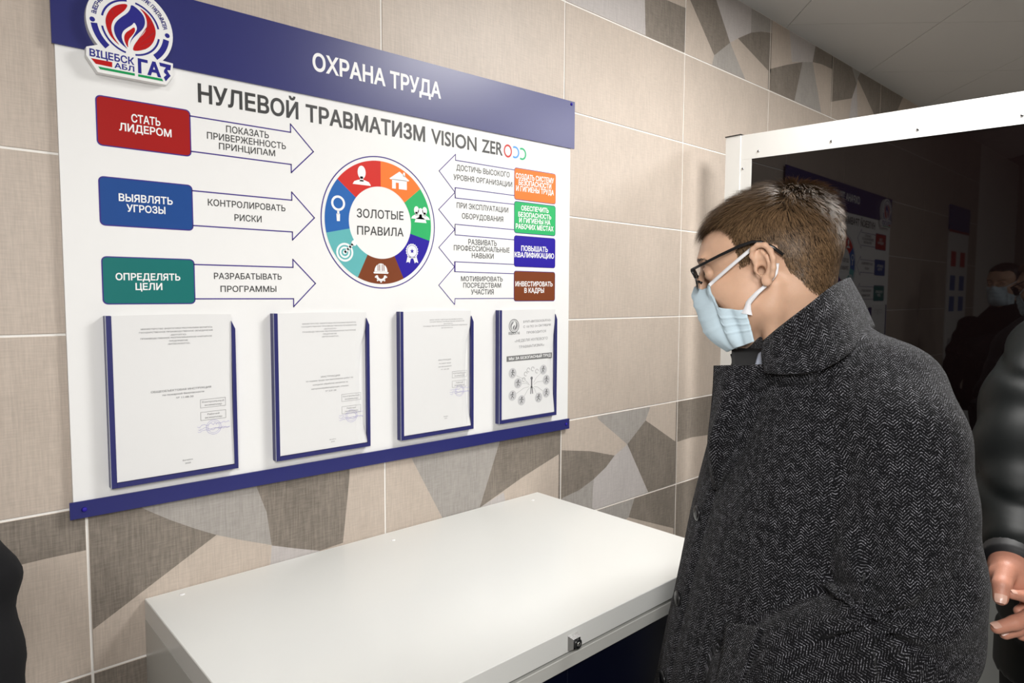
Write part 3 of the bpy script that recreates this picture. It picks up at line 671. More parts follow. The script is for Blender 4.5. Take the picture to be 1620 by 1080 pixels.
# ---- the papers standing in the pockets
DOCS = [
 ('white paper in the leftmost pocket, darkest print, fire safety title and violet signature',
  [(.055, .177, .026, .0026, 'МИНИСТЕРСТВО ЭНЕРГЕТИКИ РЕСПУБЛИКИ БЕЛАРУСЬ'), (.052, .178, .032, .0026, 'ГОСУДАРСТВЕННОЕ ПРОИЗВОДСТВЕННОЕ ОБЪЕДИНЕНИЕ'), (.103, .131, .0375, .0026, '«БЕЛТОПГАЗ»'), (.054, .176, .0430, .0026, 'ПРОИЗВОДСТВЕННОЕ РЕСПУБЛИКАНСКОЕ УНИТАРНОЕ'), (.101, .133, .0485, .0026, 'ПРЕДПРИЯТИЕ'), (.098, .137, .0540, .0026, '«ВИТЕБСКОБЛГАЗ»'),
   (.068, .172, .1400, .0036, 'ОБЩЕОБЪЕКТОВАЯ ИНСТРУКЦИЯ'), (.087, .159, .1470, .0034, 'по пожарной безопасности'), (.110, .140, .1540, .0034, '№ 11.08-20'), (.118, .136, .2720, .0026, 'Витебск'), (.122, .132, .2780, .0026, '2020')], .152, .160, .184, .215),
 ('curled white paper in the second pocket from the left, four-line work instruction title',
  [(.062, .187, .024, .0026, 'МИНИСТЕРСТВО ЭНЕРГЕТИКИ РЕСПУБЛИКИ БЕЛАРУСЬ'), (.060, .188, .030, .0026, 'ГОСУДАРСТВЕННОЕ ПРОИЗВОДСТВЕННОЕ ОБЪЕДИНЕНИЕ'), (.110, .140, .0355, .0026, '«БЕЛТОПГАЗ»'), (.062, .186, .0410, .0026, 'ПРОИЗВОДСТВЕННОЕ РЕСПУБЛИКАНСКОЕ УНИТАРНОЕ'), (.108, .140, .0465, .0026, 'ПРЕДПРИЯТИЕ'), (.105, .145, .0520, .0026, '«ВИТЕБСКОБЛГАЗ»'),
   (.102, .146, .1380, .0036, 'ИНСТРУКЦИЯ'), (.068, .178, .1450, .0032, 'по охране труда при выполнении работ по'), (.083, .165, .1535, .0032, 'холодной обработке металлов на'), (.080, .167, .1620, .0032, 'металлообрабатывающих станках'), (.112, .137, .1690, .0032, '№ 5.01-20'), (.120, .135, .2750, .0024, 'Витебск'), (.123, .132, .2800, .0022, '2020')], .150, .178, .205, .228),
 ('nearly blank curled paper in the third pocket from the left',
  [(.085, .185, .022, .0022, 'МИНИСТЕРСТВО ЭНЕРГЕТИКИ РЕСПУБЛИКИ БЕЛАРУСЬ'), (.085, .190, .027, .0022, 'ГОСУДАРСТВЕННОЕ ПРОИЗВОДСТВЕННОЕ ОБЪЕДИНЕНИЕ'), (.125, .155, .0320, .0022, '«БЕЛТОПГАЗ»'), (.066, .200, .0370, .0022, 'ПРОИЗВОДСТВЕННОЕ РЕСПУБЛИКАНСКОЕ УНИТАРНОЕ ПРЕДПРИЯТИЕ'), (.118, .155, .0420, .0022, '«ВИТЕБСКОБЛГАЗ»'),
   (.110, .148, .1210, .0030, 'ИНСТРУКЦИЯ'), (.112, .148, .1290, .0026, 'по охране труда'), (.110, .150, .1370, .0026, 'при обслуживании'), (.118, .142, .1440, .0026, '№ 1.01-20'), (.126, .139, .2610, .0022, 'Витебск'), (.128, .136, .2660, .0020, '2020')], .152, .150, .174, .200),
]
def paper_obj(label, hx, curl):
    W_, H_ = .2115-.0090, .2920; nx, nz = 14, 8; v = []; f = []
    for th in (0, 1):
        for j in range(nz+1):
            for i in range(nx+1):
                u = i/nx; w = j/nz
                yy = YH+.0022+th*.0012
                bow = curl*math.sin(math.pi*min(1, w*1.08))*max(0, (u-.84)/.16)**2
                v.append((hx+.0100+W_*u-bow*.55, yy+bow*.9, HT-.0005-H_*(1-w)+(.0015*math.sin(3*u) if w == 1 else 0)))
    N = (nx+1)*(nz+1)
    for j in range(nz):
        for i in range(nx):
            a = j*(nx+1)+i; f += [(a, a+1, a+nx+2, a+nx+1), (a+N, a+N+nx+1, a+N+nx+2, a+N+1)]
    for i in range(nx): f += [(i, i+N, i+1+N, i+1), (nz*(nx+1)+i, nz*(nx+1)+i+1, nz*(nx+1)+i+1+N, nz*(nx+1)+i+N)]
    for j in range(nz): f += [(j*(nx+1), (j+1)*(nx+1), (j+1)*(nx+1)+N, j*(nx+1)+N), (j*(nx+1)+nx, j*(nx+1)+nx+N, (j+1)*(nx+1)+nx+N, (j+1)*(nx+1)+nx)]
    o = mesh_obj('document', v, f, M['paper'], None, False, origin=(hx+.11, YH+.003, HB+.0085))
    return tag(o, label, 'document', 'documents in the four board pockets')
YT = YH+.0018
def scribble(hx, u0, u1, v0, seed, parent):
    r = random.Random(seed); polys = []
    for k in range(3):
        pts = []; n = 22
        for i in range(n):
            t = i/(n-1); pts.append((hx+u0+(u1-u0)*t+r.uniform(-.0015, .0015), HT-v0-.005*k-.002*math.sin(t*r.uniform(14, 30))*(1-t*.5)+.004*t*(1 if k != 1 else -.5)+r.uniform(-.0012, .0012)))
        polys += stroke(pts, .0004)
    polys += ring(hx+(u0+u1)/2, HT-v0-.004, .0135, .0139, n=36)+ring(hx+(u0+u1)/2, HT-v0-.004, .0105, .0108, n=30)
    flat('signature', polys, YT, M['blue_ink'], parent, warp=False)
for k, (lab, lines, su, sv, sv2, sig) in enumerate(DOCS):
    hx = HX[k]; d = paper_obj(lab, hx, (0.002, .016, .014)[k])
    tm = M['grey_txt'] if k < 1 else M['lgrey_txt']
    for (u0, u1, v_, cap, s) in lines: lettering(s, hx+u0, hx+u1, HT-v_, cap, YT, tm, d, 0.008, warp=False, tilt=.01)
    for q, (v_, t1, t2) in enumerate(((sv, 'Контрольный', 'экземпляр'), (sv2, 'Рабочий', 'экземпляр'))):
        x0 = hx+su; x1 = hx+su+.046
        flat('stamp_frame', stroke([(x0, HT-v_-.016), (x1, HT-v_-.0155), (x1, HT-v_), (x0, HT-v_-.0005)], .0005, True), YT, tm, d, warp=False)
        lettering(t1, x0+(.003 if q == 0 else .012), x1-(.003 if q == 0 else .012), HT-v_-.0068, .0034, YT, tm, d, 0, warp=False)
        lettering(t2, x0+.007, x1-.007, HT-v_-.0130, .0034, YT, tm, d, 0, warp=False)
    scribble(hx, su-.006, su+.052, sig-.004, k+3, d)
hx = HX[3]; d = paper_obj('white notice in the rightmost pocket with a grey title band above round pictograms', hx, .008)
def D4(x, y):
    u = (x-750)*.000503; top = 80; bot = 875-(x-750)*.165
    return hx+u, HT-.002-(y-top)/(bot-top)*.300
for (x0, x1, y, cap, s) in ((925, 1138, 165, .0062, 'В РУП «ВИТЕБСКОБЛГАЗ»'), (925, 1135, 200, .0062, 'С 18 ПО 24 ОКТЯБРЯ'), (950, 1098, 240, .0062, 'ПРОВОДИТСЯ'), (862, 1112, 300, .0072, '«НЕДЕЛЯ НУЛЕВОГО'), (892, 1085, 342, .0072, 'ТРАВМАТИЗМА»')):
    a = D4(x0, y); c = D4(x1, y); lettering(s, a[0], c[0], a[1], cap, YT, M['lgrey_txt'], d, .004, warp=False, tilt=.03)
M['band'] = mat('grey_band_print', (.17, .17, .17), .6)
a = D4(805, 395); c = D4(1148, 435)
bd = flat('title_band', [[(a[0], D4(805, 435)[1]), (c[0], D4(1148, 408)[1]), (c[0], D4(1148, 370)[1]), (a[0], D4(805, 397)[1])]], YT+.0001, M['band'], d, warp=False)
lettering('МЫ ЗА БЕЗОПАСНЫЙ ТРУД', D4(820, 425)[0], D4(1138, 400)[0], D4(820, 424)[1], .0075, YT-.0002, M['white_txt'], d, .02, warp=False, tilt=.01)
lc = D4(857, 185); pr = ring(lc[0], lc[1], .0165, .0185, n=28)+ring(lc[0], lc[1], .0130, .0140, n=24)+[smooth_poly([(lc[0]+(p[0]-.0885)*.30, lc[1]+(p[1]-2.0240)*.30) for p in q]) for q in (RL, RR, WF)]
flat('printed_emblem', pr, YT, M['grey_txt'], d, warp=False)
q0 = D4(818, 245); lettering('ВІЦЕБСК ГАЗ', q0[0], D4(898, 245)[0], q0[1], .0065, YT, M['grey_txt'], d, .02, warp=False)
r = random.Random(5)
cc = [(848, 515), (888, 585), (848, 672), (915, 705), (1045, 685), (1105, 650), (1105, 560), (1080, 490)]
M['pgrey'] = mat('pale_disc_print', (.55, .55, .56), .6)
for (x, y) in cc:
    p = D4(x, y); flat('pictogram_disc', [circ(p[0], p[1], .0140, 24)], YT+.0001, M['pgrey'], d, warp=False)
    px, pz = p; t = r.uniform(-.4, .4)
    fig = [circ(px+.001, pz+.0075, .0021, 10)]
    for (ax, az, bx_, bz) in ((0, .005, -.001, -.001), (-.001, -.001, -.005, -.008), (-.001, -.001, .004, -.007), (0, .004, .006, .001), (0, .004, -.006, .002)):
        jx = r.uniform(-.002, .002); fig += stroke([(px+ax, pz+az), (px+bx_+jx, pz+bz)], .0014)
    flat('printed_figure', fig, YT-.0001, M['black_txt'], d, warp=False)
p = D4(990, 600)
fig = [circ(p[0], p[1]+.020, .0045, 14)]+stroke([(p[0], p[1]+.014), (p[0], p[1]-.004)], .005)+stroke([(p[0]-.002, p[1]-.004), (p[0]-.003, p[1]-.022)], .003)+stroke([(p[0]+.002, p[1]-.004), (p[0]+.004, p[1]-.022)], .003)
flat('printed_figure', fig, YT, M['grey_txt'], d, warp=False)
web = []
for (x, y) in cc:
    e = D4(x, y); dx = e[0]-p[0]; dz = e[1]-p[1]; L = math.hypot(dx, dz)
    web += stroke([(p[0]+dx*.15, p[1]+dz*.15), (p[0]+dx*.4, p[1]+dz*.4+.004), (p[0]+dx*(1-.015/L), p[1]+dz*(1-.015/L))], .0006)
for (x, y, t, s) in ((930, 560, 35, 'А'), (945, 520, 30, 'Р'), (965, 492, 20, 'Т'), (998, 485, 0, 'О'), (1030, 500, -20, 'В')):
    e = D4(x, y); web += ring(e[0], e[1], .0050, .0062, 0, 300, 10)
flat('printed_lines', web, YT, M['lgrey_txt'], d, warp=False)

# ------------------------------------------------------------------ second board further left along the wall (seen mirrored in the dark panel)
b2 = empty('narrow_board', (-1.32, -.0035, 1.02), 'narrow white board with a blue top, on the tiled wall left of the large board', 'board')
b = MB(); b.box(-1.55, -1.10, -.012, -.0045, 1.02, 2.02); b.build('panel', M['board'], b2)
b = MB(); b.box(-1.55, -1.10, -.016, -.0045, 2.02, 2.18); b.build('header', M['blue'], b2)
b = MB(); b.box(-1.55, -1.10, -.0145, -.0045, 2.005, 2.02); b.build('red_strip', M['red'], b2)
for kx in (-1.48, -1.27):
    for kz, c in ((1.78, 'sred'), (1.62, 'sblue'), (1.48, 'sblue'), (1.2, 'silver')):
        b = MB(); b.box(kx, kx+.11, -.0135, -.012, kz, kz+.1); b.build('printed_block', M[c], b2)

# ------------------------------------------------------------------ steel cabinet
cab = empty('metal_cabinet', (.593, -.303, 0), 'low white enamelled steel cabinet with a navy front and lock, below the large board', 'cabinet')
cx0, cx1, cy0, cy1 = .0854, 1.1015, -.6057, -.0045
b = MB(); b.box(cx0, cx1, cy0, cy1, .9695, 1.0088, 0, bev=.0012); lid = b.build('lid', M['cab'], cab)
for q, (dx, dy) in enumerate(((.1423, -.0318), (.5881, -.0546), (1.0374, -.0519))):
    b = MB(); b.disc((dx, dy, 1.0086), (0, 0, 1), .0052, .0012, 18, 0, .0045); b.build('hole_plug', M['white_txt'], lid, True)
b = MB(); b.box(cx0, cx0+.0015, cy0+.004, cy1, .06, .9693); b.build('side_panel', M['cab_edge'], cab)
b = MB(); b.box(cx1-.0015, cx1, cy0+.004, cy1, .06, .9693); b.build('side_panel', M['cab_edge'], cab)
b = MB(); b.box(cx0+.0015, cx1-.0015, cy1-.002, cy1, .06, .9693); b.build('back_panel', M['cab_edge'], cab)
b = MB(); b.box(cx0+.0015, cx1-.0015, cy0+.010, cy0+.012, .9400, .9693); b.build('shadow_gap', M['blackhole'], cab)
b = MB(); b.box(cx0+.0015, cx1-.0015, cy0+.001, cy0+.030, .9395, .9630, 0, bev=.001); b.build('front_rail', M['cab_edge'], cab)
for x0_, x1_ in ((cx0+.003, .5925), (.5945, cx1-.003)):
    b = MB(); b.box(x0_, x1_, cy0+.012, cy0+.030, .075, .9385, 0, bev=.001); dr = b.build('door', M['cab_navy'], cab)
b = MB(); b.box(.545, .551, cy0-.012, cy0+.013, .45, .60, 0, bev=.001); b.build('handle', M['chrome'], dr)
b = MB(); b.box(cx0+.02, cx1-.02, cy0+.03, cy1-.02, 0, .075); b.build('plinth', M['black'], cab)
# lock: square chrome escutcheon, black barrel, key slot
lx, lz = .5945, .9850
b = MB(); s0, s1 = .0132, .0085
v = [(lx-s0, cy0, lz-s0), (lx+s0, cy0, lz-s0), (lx+s0, cy0, lz+s0), (lx-s0, cy0, lz+s0)]+[(lx-s1, cy0-.009, lz-s1), (lx+s1, cy0-.009, lz-s1), (lx+s1, cy0-.009, lz+s1), (lx-s1, cy0-.009, lz+s1)]
b.add(v, [(4, 5, 6, 7), (0, 1, 5, 4), (1, 2, 6, 5), (2, 3, 7, 6), (3, 0, 4, 7), (3, 2, 1, 0)])
lk = b.build('lock', M['chrome'], cab)
b = MB(); b.disc((lx, cy0-.009, lz), (0, -1, 0), .0084, .004, 24, 0, .0080); b.build('lock_barrel', M['black'], lk, True)
b = MB(); b.disc((lx, cy0-.0128, lz), (0, -1, 0), .0040, .0012, 16); b.build('key_slot', M['chrome'], lk, True)

# ------------------------------------------------------------------ stand with the dark glossy panel, square to the wall
PX = 1.885
st = empty('display_stand', (PX+.02, -1.0, 0), 'white framed stand with a dark glossy acrylic panel over grey sheet, behind the man', 'stand')
SL = .028
def pz(y, z): return z+SL*(y+.173)
def yz_box(name, y0, y1, z0, z1, x0, x1, m, parent, slant=True):
    b = MB(); v = [(x, y, pz(y, z) if slant else z) for x in (x0, x1) for y in (y0, y1) for z in (z0, z1)]
    b.add(v, [(0, 1, 3, 2), (4, 6, 7, 5), (0, 4, 5, 1), (2, 3, 7, 6), (0, 2, 6, 4), (1, 5, 7, 3)])
    return b.build(name, m, parent)
post = yz_box('post', -.173, -.119, .0, 2.110, PX-.004, PX+.040, M['frame'], st, False)
yz_box('post_cap', -.175, -.117, 2.110, 2.1135, PX-.006, PX+.042, M['black'], post, False)
yz_box('post', -2.07, -2.01, .0, 2.055, PX-.004, PX+.040, M['frame'], st, False)
fr = yz_box('top_rail', -2.01, -.1735, 2.028, 2.109, PX-.0015, PX+.0125, M['frame'], st)
yz_box('stile', -.2130, -.1735, .35, 2.0278, PX-.0015, PX+.0125, M['frame'], st)
yz_box('stile', -2.01, -1.970, .35, 2.0278, PX-.0015, PX+.0125, M['frame'], st)
yz_box('middle_rail', -1.9700, -.2130, 1.06, 1.12, PX-.0015, PX+.0125, M['frame'], st)
yz_box('dark_panel', -1.9990, -.1850, 1.07, 2.060, PX+.0005, PX+.0045, M['plexi'], st).location.x += .0000
yz_box('grey_panel', -1.9700, -.2130, .37, 1.059, PX+.0010, PX+.0050, M['panelgrey'], st)
yz_box('bottom_rail', -2.01, -.1735, .30, .349, PX-.0015, PX+.0125, M['frame'], st)
yz_box('foot', -.21, -.08, .0, .03, PX-.20, PX+.24, M['frame'], st, False)
yz_box('foot', -2.11, -1.97, .0, .03, PX-.20, PX+.24, M['frame'], st, False)
rv = [(-.236-.2345*k, 2.049) for k in range(8)]+[(-.182, 1.998-.2345*k) for k in range(7)]
for ry, rz in rv:
    b = MB(); c = (PX-.0015, ry, pz(ry, rz) if rz > 2.02 else rz); b.disc(c, (-1, 0, 0), .0048, .0016, 14, 0, .0036); b.disc((c[0]-.0014, c[1], c[2]), (-1, 0, 0), .0024, .0006, 8, 1)
    b.build('rivet', [M['chrome'], M['black']], st, True)
# ------------------------------------------------------------------ organic shapes: signed distance fields meshed by surface nets
def sdf_mesh(f, lo, hi, h):
    lo = np.asarray(lo, float); n = np.ceil((np.asarray(hi)-lo)/h).astype(int)+1
    xs, ys, zs = [lo[i]+h*np.arange(n[i]) for i in range(3)]
    V = np.empty(tuple(n), np.float32)
    YY, ZZ = np.meshgrid(ys, zs, indexing='ij'); yz = np.stack([YY.ravel(), ZZ.ravel()], 1)
    step = max(1, int(400000/(n[1]*n[2])))
    for i in range(0, n[0], step):
        xx = xs[i:i+step]; P = np.empty((len(xx)*len(yz), 3))
        P[:, 0] = np.repeat(xx, len(yz)); P[:, 1:] = np.tile(yz, (len(xx), 1))
        V[i:i+step] = f(P).reshape(len(xx), n[1], n[2])
    S = V < 0
    c = [S[a:n[0]-1+a, b:n[1]-1+b, d:n[2]-1+d] for a in (0, 1) for b in (0, 1) for d in (0, 1)]
    allv = np.logical_and.reduce(c); anyv = np.logical_or.reduce(c); act = anyv & ~allv
    I = np.argwhere(act); idx = -np.ones(act.shape, int); idx[tuple(I.T)] = np.arange(len(I))
    acc = np.zeros((len(I), 3)); cnt = np.zeros(len(I))
    corners = [(a, b, d) for a in (0, 1) for b in (0, 1) for d in (0, 1)]
    for a in corners:
        for ax in range(3):
            if a[ax]: continue
            b = list(a); b[ax] = 1
            va = V[tuple((I+a).T)]; vb = V[tuple((I+b).T)]; m = (va < 0) != (vb < 0)
            t = np.where(m, va/(va-vb+1e-12), 0)
            p = np.tile(np.array(a, float), (len(I), 1)); p[:, ax] = t
            acc[m] += p[m]; cnt[m] += 1
    verts = lo+h*(I+acc/cnt[:, None])
    faces = []
    for ax in range(3):
        sl0 = [slice(None)]*3; sl1 = [slice(None)]*3; sl0[ax] = slice(0, -1); sl1[ax] = slice(1, None)
        cr = S[tuple(sl0)] != S[tuple(sl1)]; E_ = np.argwhere(cr)
        o1, o2 = [(1, 2), (2, 0), (0, 1)][ax]
        E_ = E_[(E_[:, o1] > 0) & (E_[:, o2] > 0) & (E_[:, o1] < n[o1]-1) & (E_[:, o2] < n[o2]-1)]
        s = S[tuple(E_.T)]
        q = []
        for d1, d2 in ((-1, -1), (0, -1), (0, 0), (-1, 0)):
            K_ = E_.copy(); K_[:, o1] += d1; K_[:, o2] += d2; q.append(idx[tuple(K_.T)])
        q = np.stack(q, 1); q[~s] = q[~s][:, ::-1]; faces.append(q)
    F = np.concatenate(faces); F = F[(F >= 0).all(1)]
    return verts, F
def laplace(V, F, it=1, lam=0.5):
    e = np.concatenate([F[:, [0, 1]], F[:, [1, 2]], F[:, [2, 3]], F[:, [3, 0]]]); e = np.concatenate([e, e[:, ::-1]])
    deg = np.bincount(e[:, 0], minlength=len(V))[:, None]+1e-9
    for _ in range(it):
        s = np.stack([np.bincount(e[:, 0], V[e[:, 1], k], minlength=len(V)) for k in range(3)], 1)/deg
        V = V+lam*(s-V)
    return V
def fast_mesh(name, V, F, mats, parent, uv=None, fm=None):
    base = org(parent); V = np.asarray(V)-np.array(base)
    me = bpy.data.meshes.new(name); me.vertices.add(len(V)); me.vertices.foreach_set('co', V.astype(np.float32).ravel())
    k = F.shape[1]; me.loops.add(F.size); me.loops.foreach_set('vertex_index', F.astype(np.int32).ravel())
    me.polygons.add(len(F)); me.polygons.foreach_set('loop_start', np.arange(0, F.size, k, dtype=np.int32))
    me.polygons.foreach_set('loop_total', np.full(len(F), k, dtype=np.int32))
    me.update(calc_edges=True); me.validate()
    me.polygons.foreach_set('use_smooth', np.ones(len(me.polygons), bool))
    if not isinstance(mats, (list, tuple)): mats = [mats]
    for m in mats: me.materials.append(m)
    if fm is not None: me.polygons.foreach_set('material_index', fm.astype(np.int32))
    if uv is not None:
        l = me.uv_layers.new(name='UVMap'); l.data.foreach_set('uv', uv.astype(np.float32).ravel())
    me.update()
    o = bpy.data.objects.new(name, me); COL.objects.link(o); o.parent = parent
    return o
def ell(P, c, r, R=None):
    q = P-np.asarray(c)
    if R is not None: q = q@R
    r = np.asarray(r, float); k0 = np.linalg.norm(q/r, axis=1); k1 = np.linalg.norm(q/(r*r), axis=1)+1e-9
    return k0*(k0-1)/k1
def cap(P, a, b, ra, rb=None):
    rb = ra if rb is None else rb
    a = np.asarray(a, float); b = np.asarray(b, float); d = b-a
    t = np.clip(((P-a)@d)/(d@d+1e-12), 0, 1)
    return np.linalg.norm(P-a-t[:, None]*d, axis=1)-(ra+(rb-ra)*t)
def chain(P, pts, rs, k=0.004):
    d = None
    for i in range(len(pts)-1):
        e = cap(P, pts[i], pts[i+1], rs[i], rs[i+1]); d = e if d is None else smin(d, e, k)
    return d
def smin(a, b, k):
    h = np.clip(0.5+0.5*(b-a)/k, 0, 1); return b*(1-h)+a*h-k*h*(1-h)
def smax(a, b, k): return -smin(-a, -b, k)
def az(a): a = math.radians(a); return np.array([math.sin(a), math.cos(a), 0.0])
def head_frame(azd, pitch, roll=0.0):
    F0 = az(azd); L = np.array([-F0[1], F0[0], 0.0]); t = math.radians(pitch)
    F = F0*math.cos(t)-np.array([0, 0, 1])*math.sin(t); U = np.cross(F, L)
    if roll:
        r = math.radians(roll); L, U = L*math.cos(r)+U*math.sin(r), U*math.cos(r)-L*math.sin(r)
    return np.stack([F, L, U])          # rows: local x (forward), y (left), z (up)
def face_sdf(P, neck=True, ears=True, fine=True):
    """P in head frame, metres, origin between the ear canals"""
    y = P[:, 1]; A = P.copy(); A[:, 1] = np.abs(y)          # mirrored copy
    d = ell(P, (-.010, 0, .046), (.094, .0735, .072))
    d = smin(d, ell(P, (-.046, 0, .026), (.056, .064, .060)), .02)
    d = smin(d, ell(P, (.040, 0, .042), (.058, .060, .052)), .02)
    d = smin(d, ell(P, (.042, 0, -.018), (.048, .054, .056)), .02)
    d = smin(d, ell(A, (.030, .040, -.030), (.040, .024, .036)), .018)
    d = smin(d, ell(A, (.066, .036, -.010), (.022, .020, .020)), .014)      # cheekbones
    d = smin(d, ell(A, (.082, .024, .043), (.014, .026, .0085)), .012)       # brows
    d = smin(d, cap(A, (.006, .050, -.052), (.070, .018, -.088), .017, .014), .018)
    d = smin(d, ell(P, (.076, 0, -.088), (.015, .020, .015)), .012)
    d = smin(d, ell(P, (.080, 0, -.052), (.017, .024, .017)), .014)
    d = smin(d, cap(P, (.094, 0, .028), (.113, 0, -.010), .0065, .0100), .010)
    d = smin(d, ell(A, (.104, .011, -.014), (.010, .0065, .0065)), .006)
    d = smax(d, -ell(A, (.097, .034, .020), (.019, .017, .012)), .012)        # eye sockets
    d = smin(d, ell(P, (.094, 0, -.042), (.010, .022, .0050)), .006); d = smin(d, ell(P, (.092, 0, -.054), (.009, .018, .0052)), .006)
    if fine:
        d = smin(d, ell(A, (.0800, .032, .020), (.0118, .0135, .0125)), .003)
        d = smax(d, -ell(A, (.0925, .032, .0195), (.0085, .0125, .0040)), .002)
    if neck:
        d = smin(d, cap(P, (-.028, 0, -.030), NECK[0], .058, .060), .022)
        d = smin(d, cap(P, (.030, 0, -.085), NECK[1], .022, .040), .030)
        d = smin(d, cap(A, (-.012, .056, -.022), (NECK[1][0]+.010, .024, NECK[1][2]), .011, .014), .014)
    if ears:
        c = np.array([-.006, .0, .006])
        def W(x, yy, z): return (c[0]+x, .0775+yy, c[2]+z)
        e = ell(A, W(.000, .003, .004), (.0135, .0055, .024))
        th = np.radians(np.linspace(20, 325, 15))
        hp = [W(.0022+.0155*math.cos(a+math.radians(15))*(-1)*(-1 if False else 1)*-1 if False else -.0150*math.cos(a)*-1, .0, 0) for a in th]
        hel = []
        for k, a in enumerate(np.linspace(-20, 250, 15)):
            r = math.radians(a); hel.append(W(.0015+.0150*math.cos(r)*(1 if math.cos(r) < 0 else .85), .0085+.0050*max(0, -math.cos(r)), .0050+.0255*math.sin(r) if math.sin(r) > 0 else .0050+.0270*math.sin(r)))
        # helix runs from the front root over the top and down the back edge
        path = [W(.010, .003, .008), W(.0125, .006, .018), W(.0095, .0085, .0270), W(.001, .0110, .0310), W(-.0090, .0135, .0285), W(-.0150, .0155, .0190), W(-.0165, .0155, .0070), W(-.0140, .0135, -.0060), W(-.0095, .0105, -.0170)]
        e = smax(e, -ell(A, W(.002, .010, .000), (.0085, .0070, .0120)), .003)
        e = smin(e, chain(A, path, [.0030, .0035, .0036, .0038, .0040, .0040, .0038, .0036, .0040], .003), .003)
        e = smin(e, chain(A, [W(-.002, .0080, .022), W(-.0080, .0100, .0120), W(-.0090, .0100, .000), W(-.0040, .0085, -.0110)], [.0026, .0030, .0028, .0026], .002), .003)
        e = smin(e, ell(A, W(-.0005, .0070, -.0215), (.0078, .0045, .0085)), .004)
        e = smin(e, ell(A, W(.0100, .0040, -.0020), (.0045, .0045, .0060)), .003)
        e = smax(e, -ell(A, W(.0040, .008, -.0045), (.0056, .0170, .0072)), .0015)
        d = smin(d, e, .004)
    return d
NECK = [(-.085, 0, -.190), (-.030, 0, -.170)]
def march(f, o, dirs, tmax=0.2, n=60):
    t = np.full(len(dirs), tmax)
    for _ in range(n):
        t = t-f(o+dirs*t[:, None])*0.7
    return t
def make_head(parent, O, R, h, skin, neck=True, name='body', extra=None):
    lo = np.array([-.135, -.110, -.24]); hi = np.array([.135, .110, .135])
    def f(P):
        d = face_sdf(P, neck=neck)
        return smax(d, -(P[:, 2]+.222+(P[:, 0]*.35)), .004)
    V, F = sdf_mesh(f, lo, hi, h); V = laplace(V, F, 1, .35)
    return V, F

# ---------------------------------------------------------------- garment with cloth UVs
def box_uv(V, F, parts):
    """parts: list of (axis_point, axis_dir, ref_dir, radius, sdf); UV in metres: across = round the axis, along = down it"""
    C = V[F].mean(1); D = np.stack([p[4](C) for p in parts], 1); w = D.argmin(1)
    uv = np.zeros((len(F), 4, 2))
    for k, (a0, ax, rf, rad, _) in enumerate(parts):
        s = w == k
        if not s.any(): continue
        ax = np.asarray(ax, float); ax /= np.linalg.norm(ax); rf = np.asarray(rf, float); rf = rf-ax*(rf@ax); rf /= np.linalg.norm(rf); sd = np.cross(ax, rf)
        Q = V[F[s]]-np.asarray(a0); th = np.arctan2(Q@sd, Q@rf); c0 = th[:, :1]
        th = c0+(th-c0+np.pi) % (2*np.pi)-np.pi
        uv[s, :, 0] = th*rad+k*.31; uv[s, :, 1] = Q@ax
    return uv.reshape(-1, 2), w
# ================================================================= THE MAN IN THE HERRINGBONE COAT
TC = np.array([.861, -.907, 0.0]); FB = az(-45); LB = np.array([-FB[1], FB[0], 0.0]); ZB = np.array([0, 0, 1.0])
man = empty('person', tuple(TC), 'man in grey herringbone wool coat, glasses and pale blue face mask reading the board', 'person')
HO = np.array([.7716, -.8448, 1.6050]); HR = head_frame(-18, 13)
def to_h(P): return (np.atleast_2d(P)-HO)@HR.T
def from_h(P): return np.atleast_2d(P)@HR+HO
nb = to_h(np.array([[.861-.02*FB[0], -.907-.02*FB[1], 1.40]]))[0]
NECK = [tuple(to_h((TC+FB*.035+ZB*1.43)[None])[0]), tuple(to_h((TC+FB*.075+ZB*1.43)[None])[0])]
Vh, Fh = make_head(man, HO, HR, .0021, M['skin'])
fc = Vh[Fh].mean(1)
fm = np.zeros(len(Fh))
# inside of the ear hole
earc = ell(np.abs(fc)*[1, 1, 1]*[np.sign(1), 1, 1], (9, 9, 9), (1, 1, 1))
body = fast_mesh('body', from_h(Vh), Fh, [M['skin']], man)
# ---- eyes
for s in (1, -1):
    b = MB(); c = np.array([.0775, .032*s, .020])
    ring_n = 16; vs = []; fs = []
    for i in range(1, 9):
        a = math.pi*i/9
        for j in range(ring_n):
            t = 2*math.pi*j/ring_n; vs.append(c+.0118*np.array([math.cos(a), math.sin(a)*math.cos(t), math.sin(a)*math.sin(t)]))
    for i in range(7):
        for j in range(ring_n): fs.append((i*ring_n+j, i*ring_n+(j+1) % ring_n, (i+1)*ring_n+(j+1) % ring_n, (i+1)*ring_n+j))
    fs.append(tuple(range(ring_n-1, -1, -1))); b.add(from_h(np.array(vs)), fs, 0)
    ey = b.build('eye', M['eye'], man, True)
    b = MB(); vs = [c+np.array([.0112, .0055*math.cos(t), .0055*math.sin(t)-.001]) for t in np.linspace(0, 2*math.pi, 14)[:-1]]+[c+np.array([.0128, 0, -.001])]
    b.add(from_h(np.array(vs)), [(i, (i+1) % 13, 13) for i in range(13)]); b.build('iris', M['iris'], ey, True)
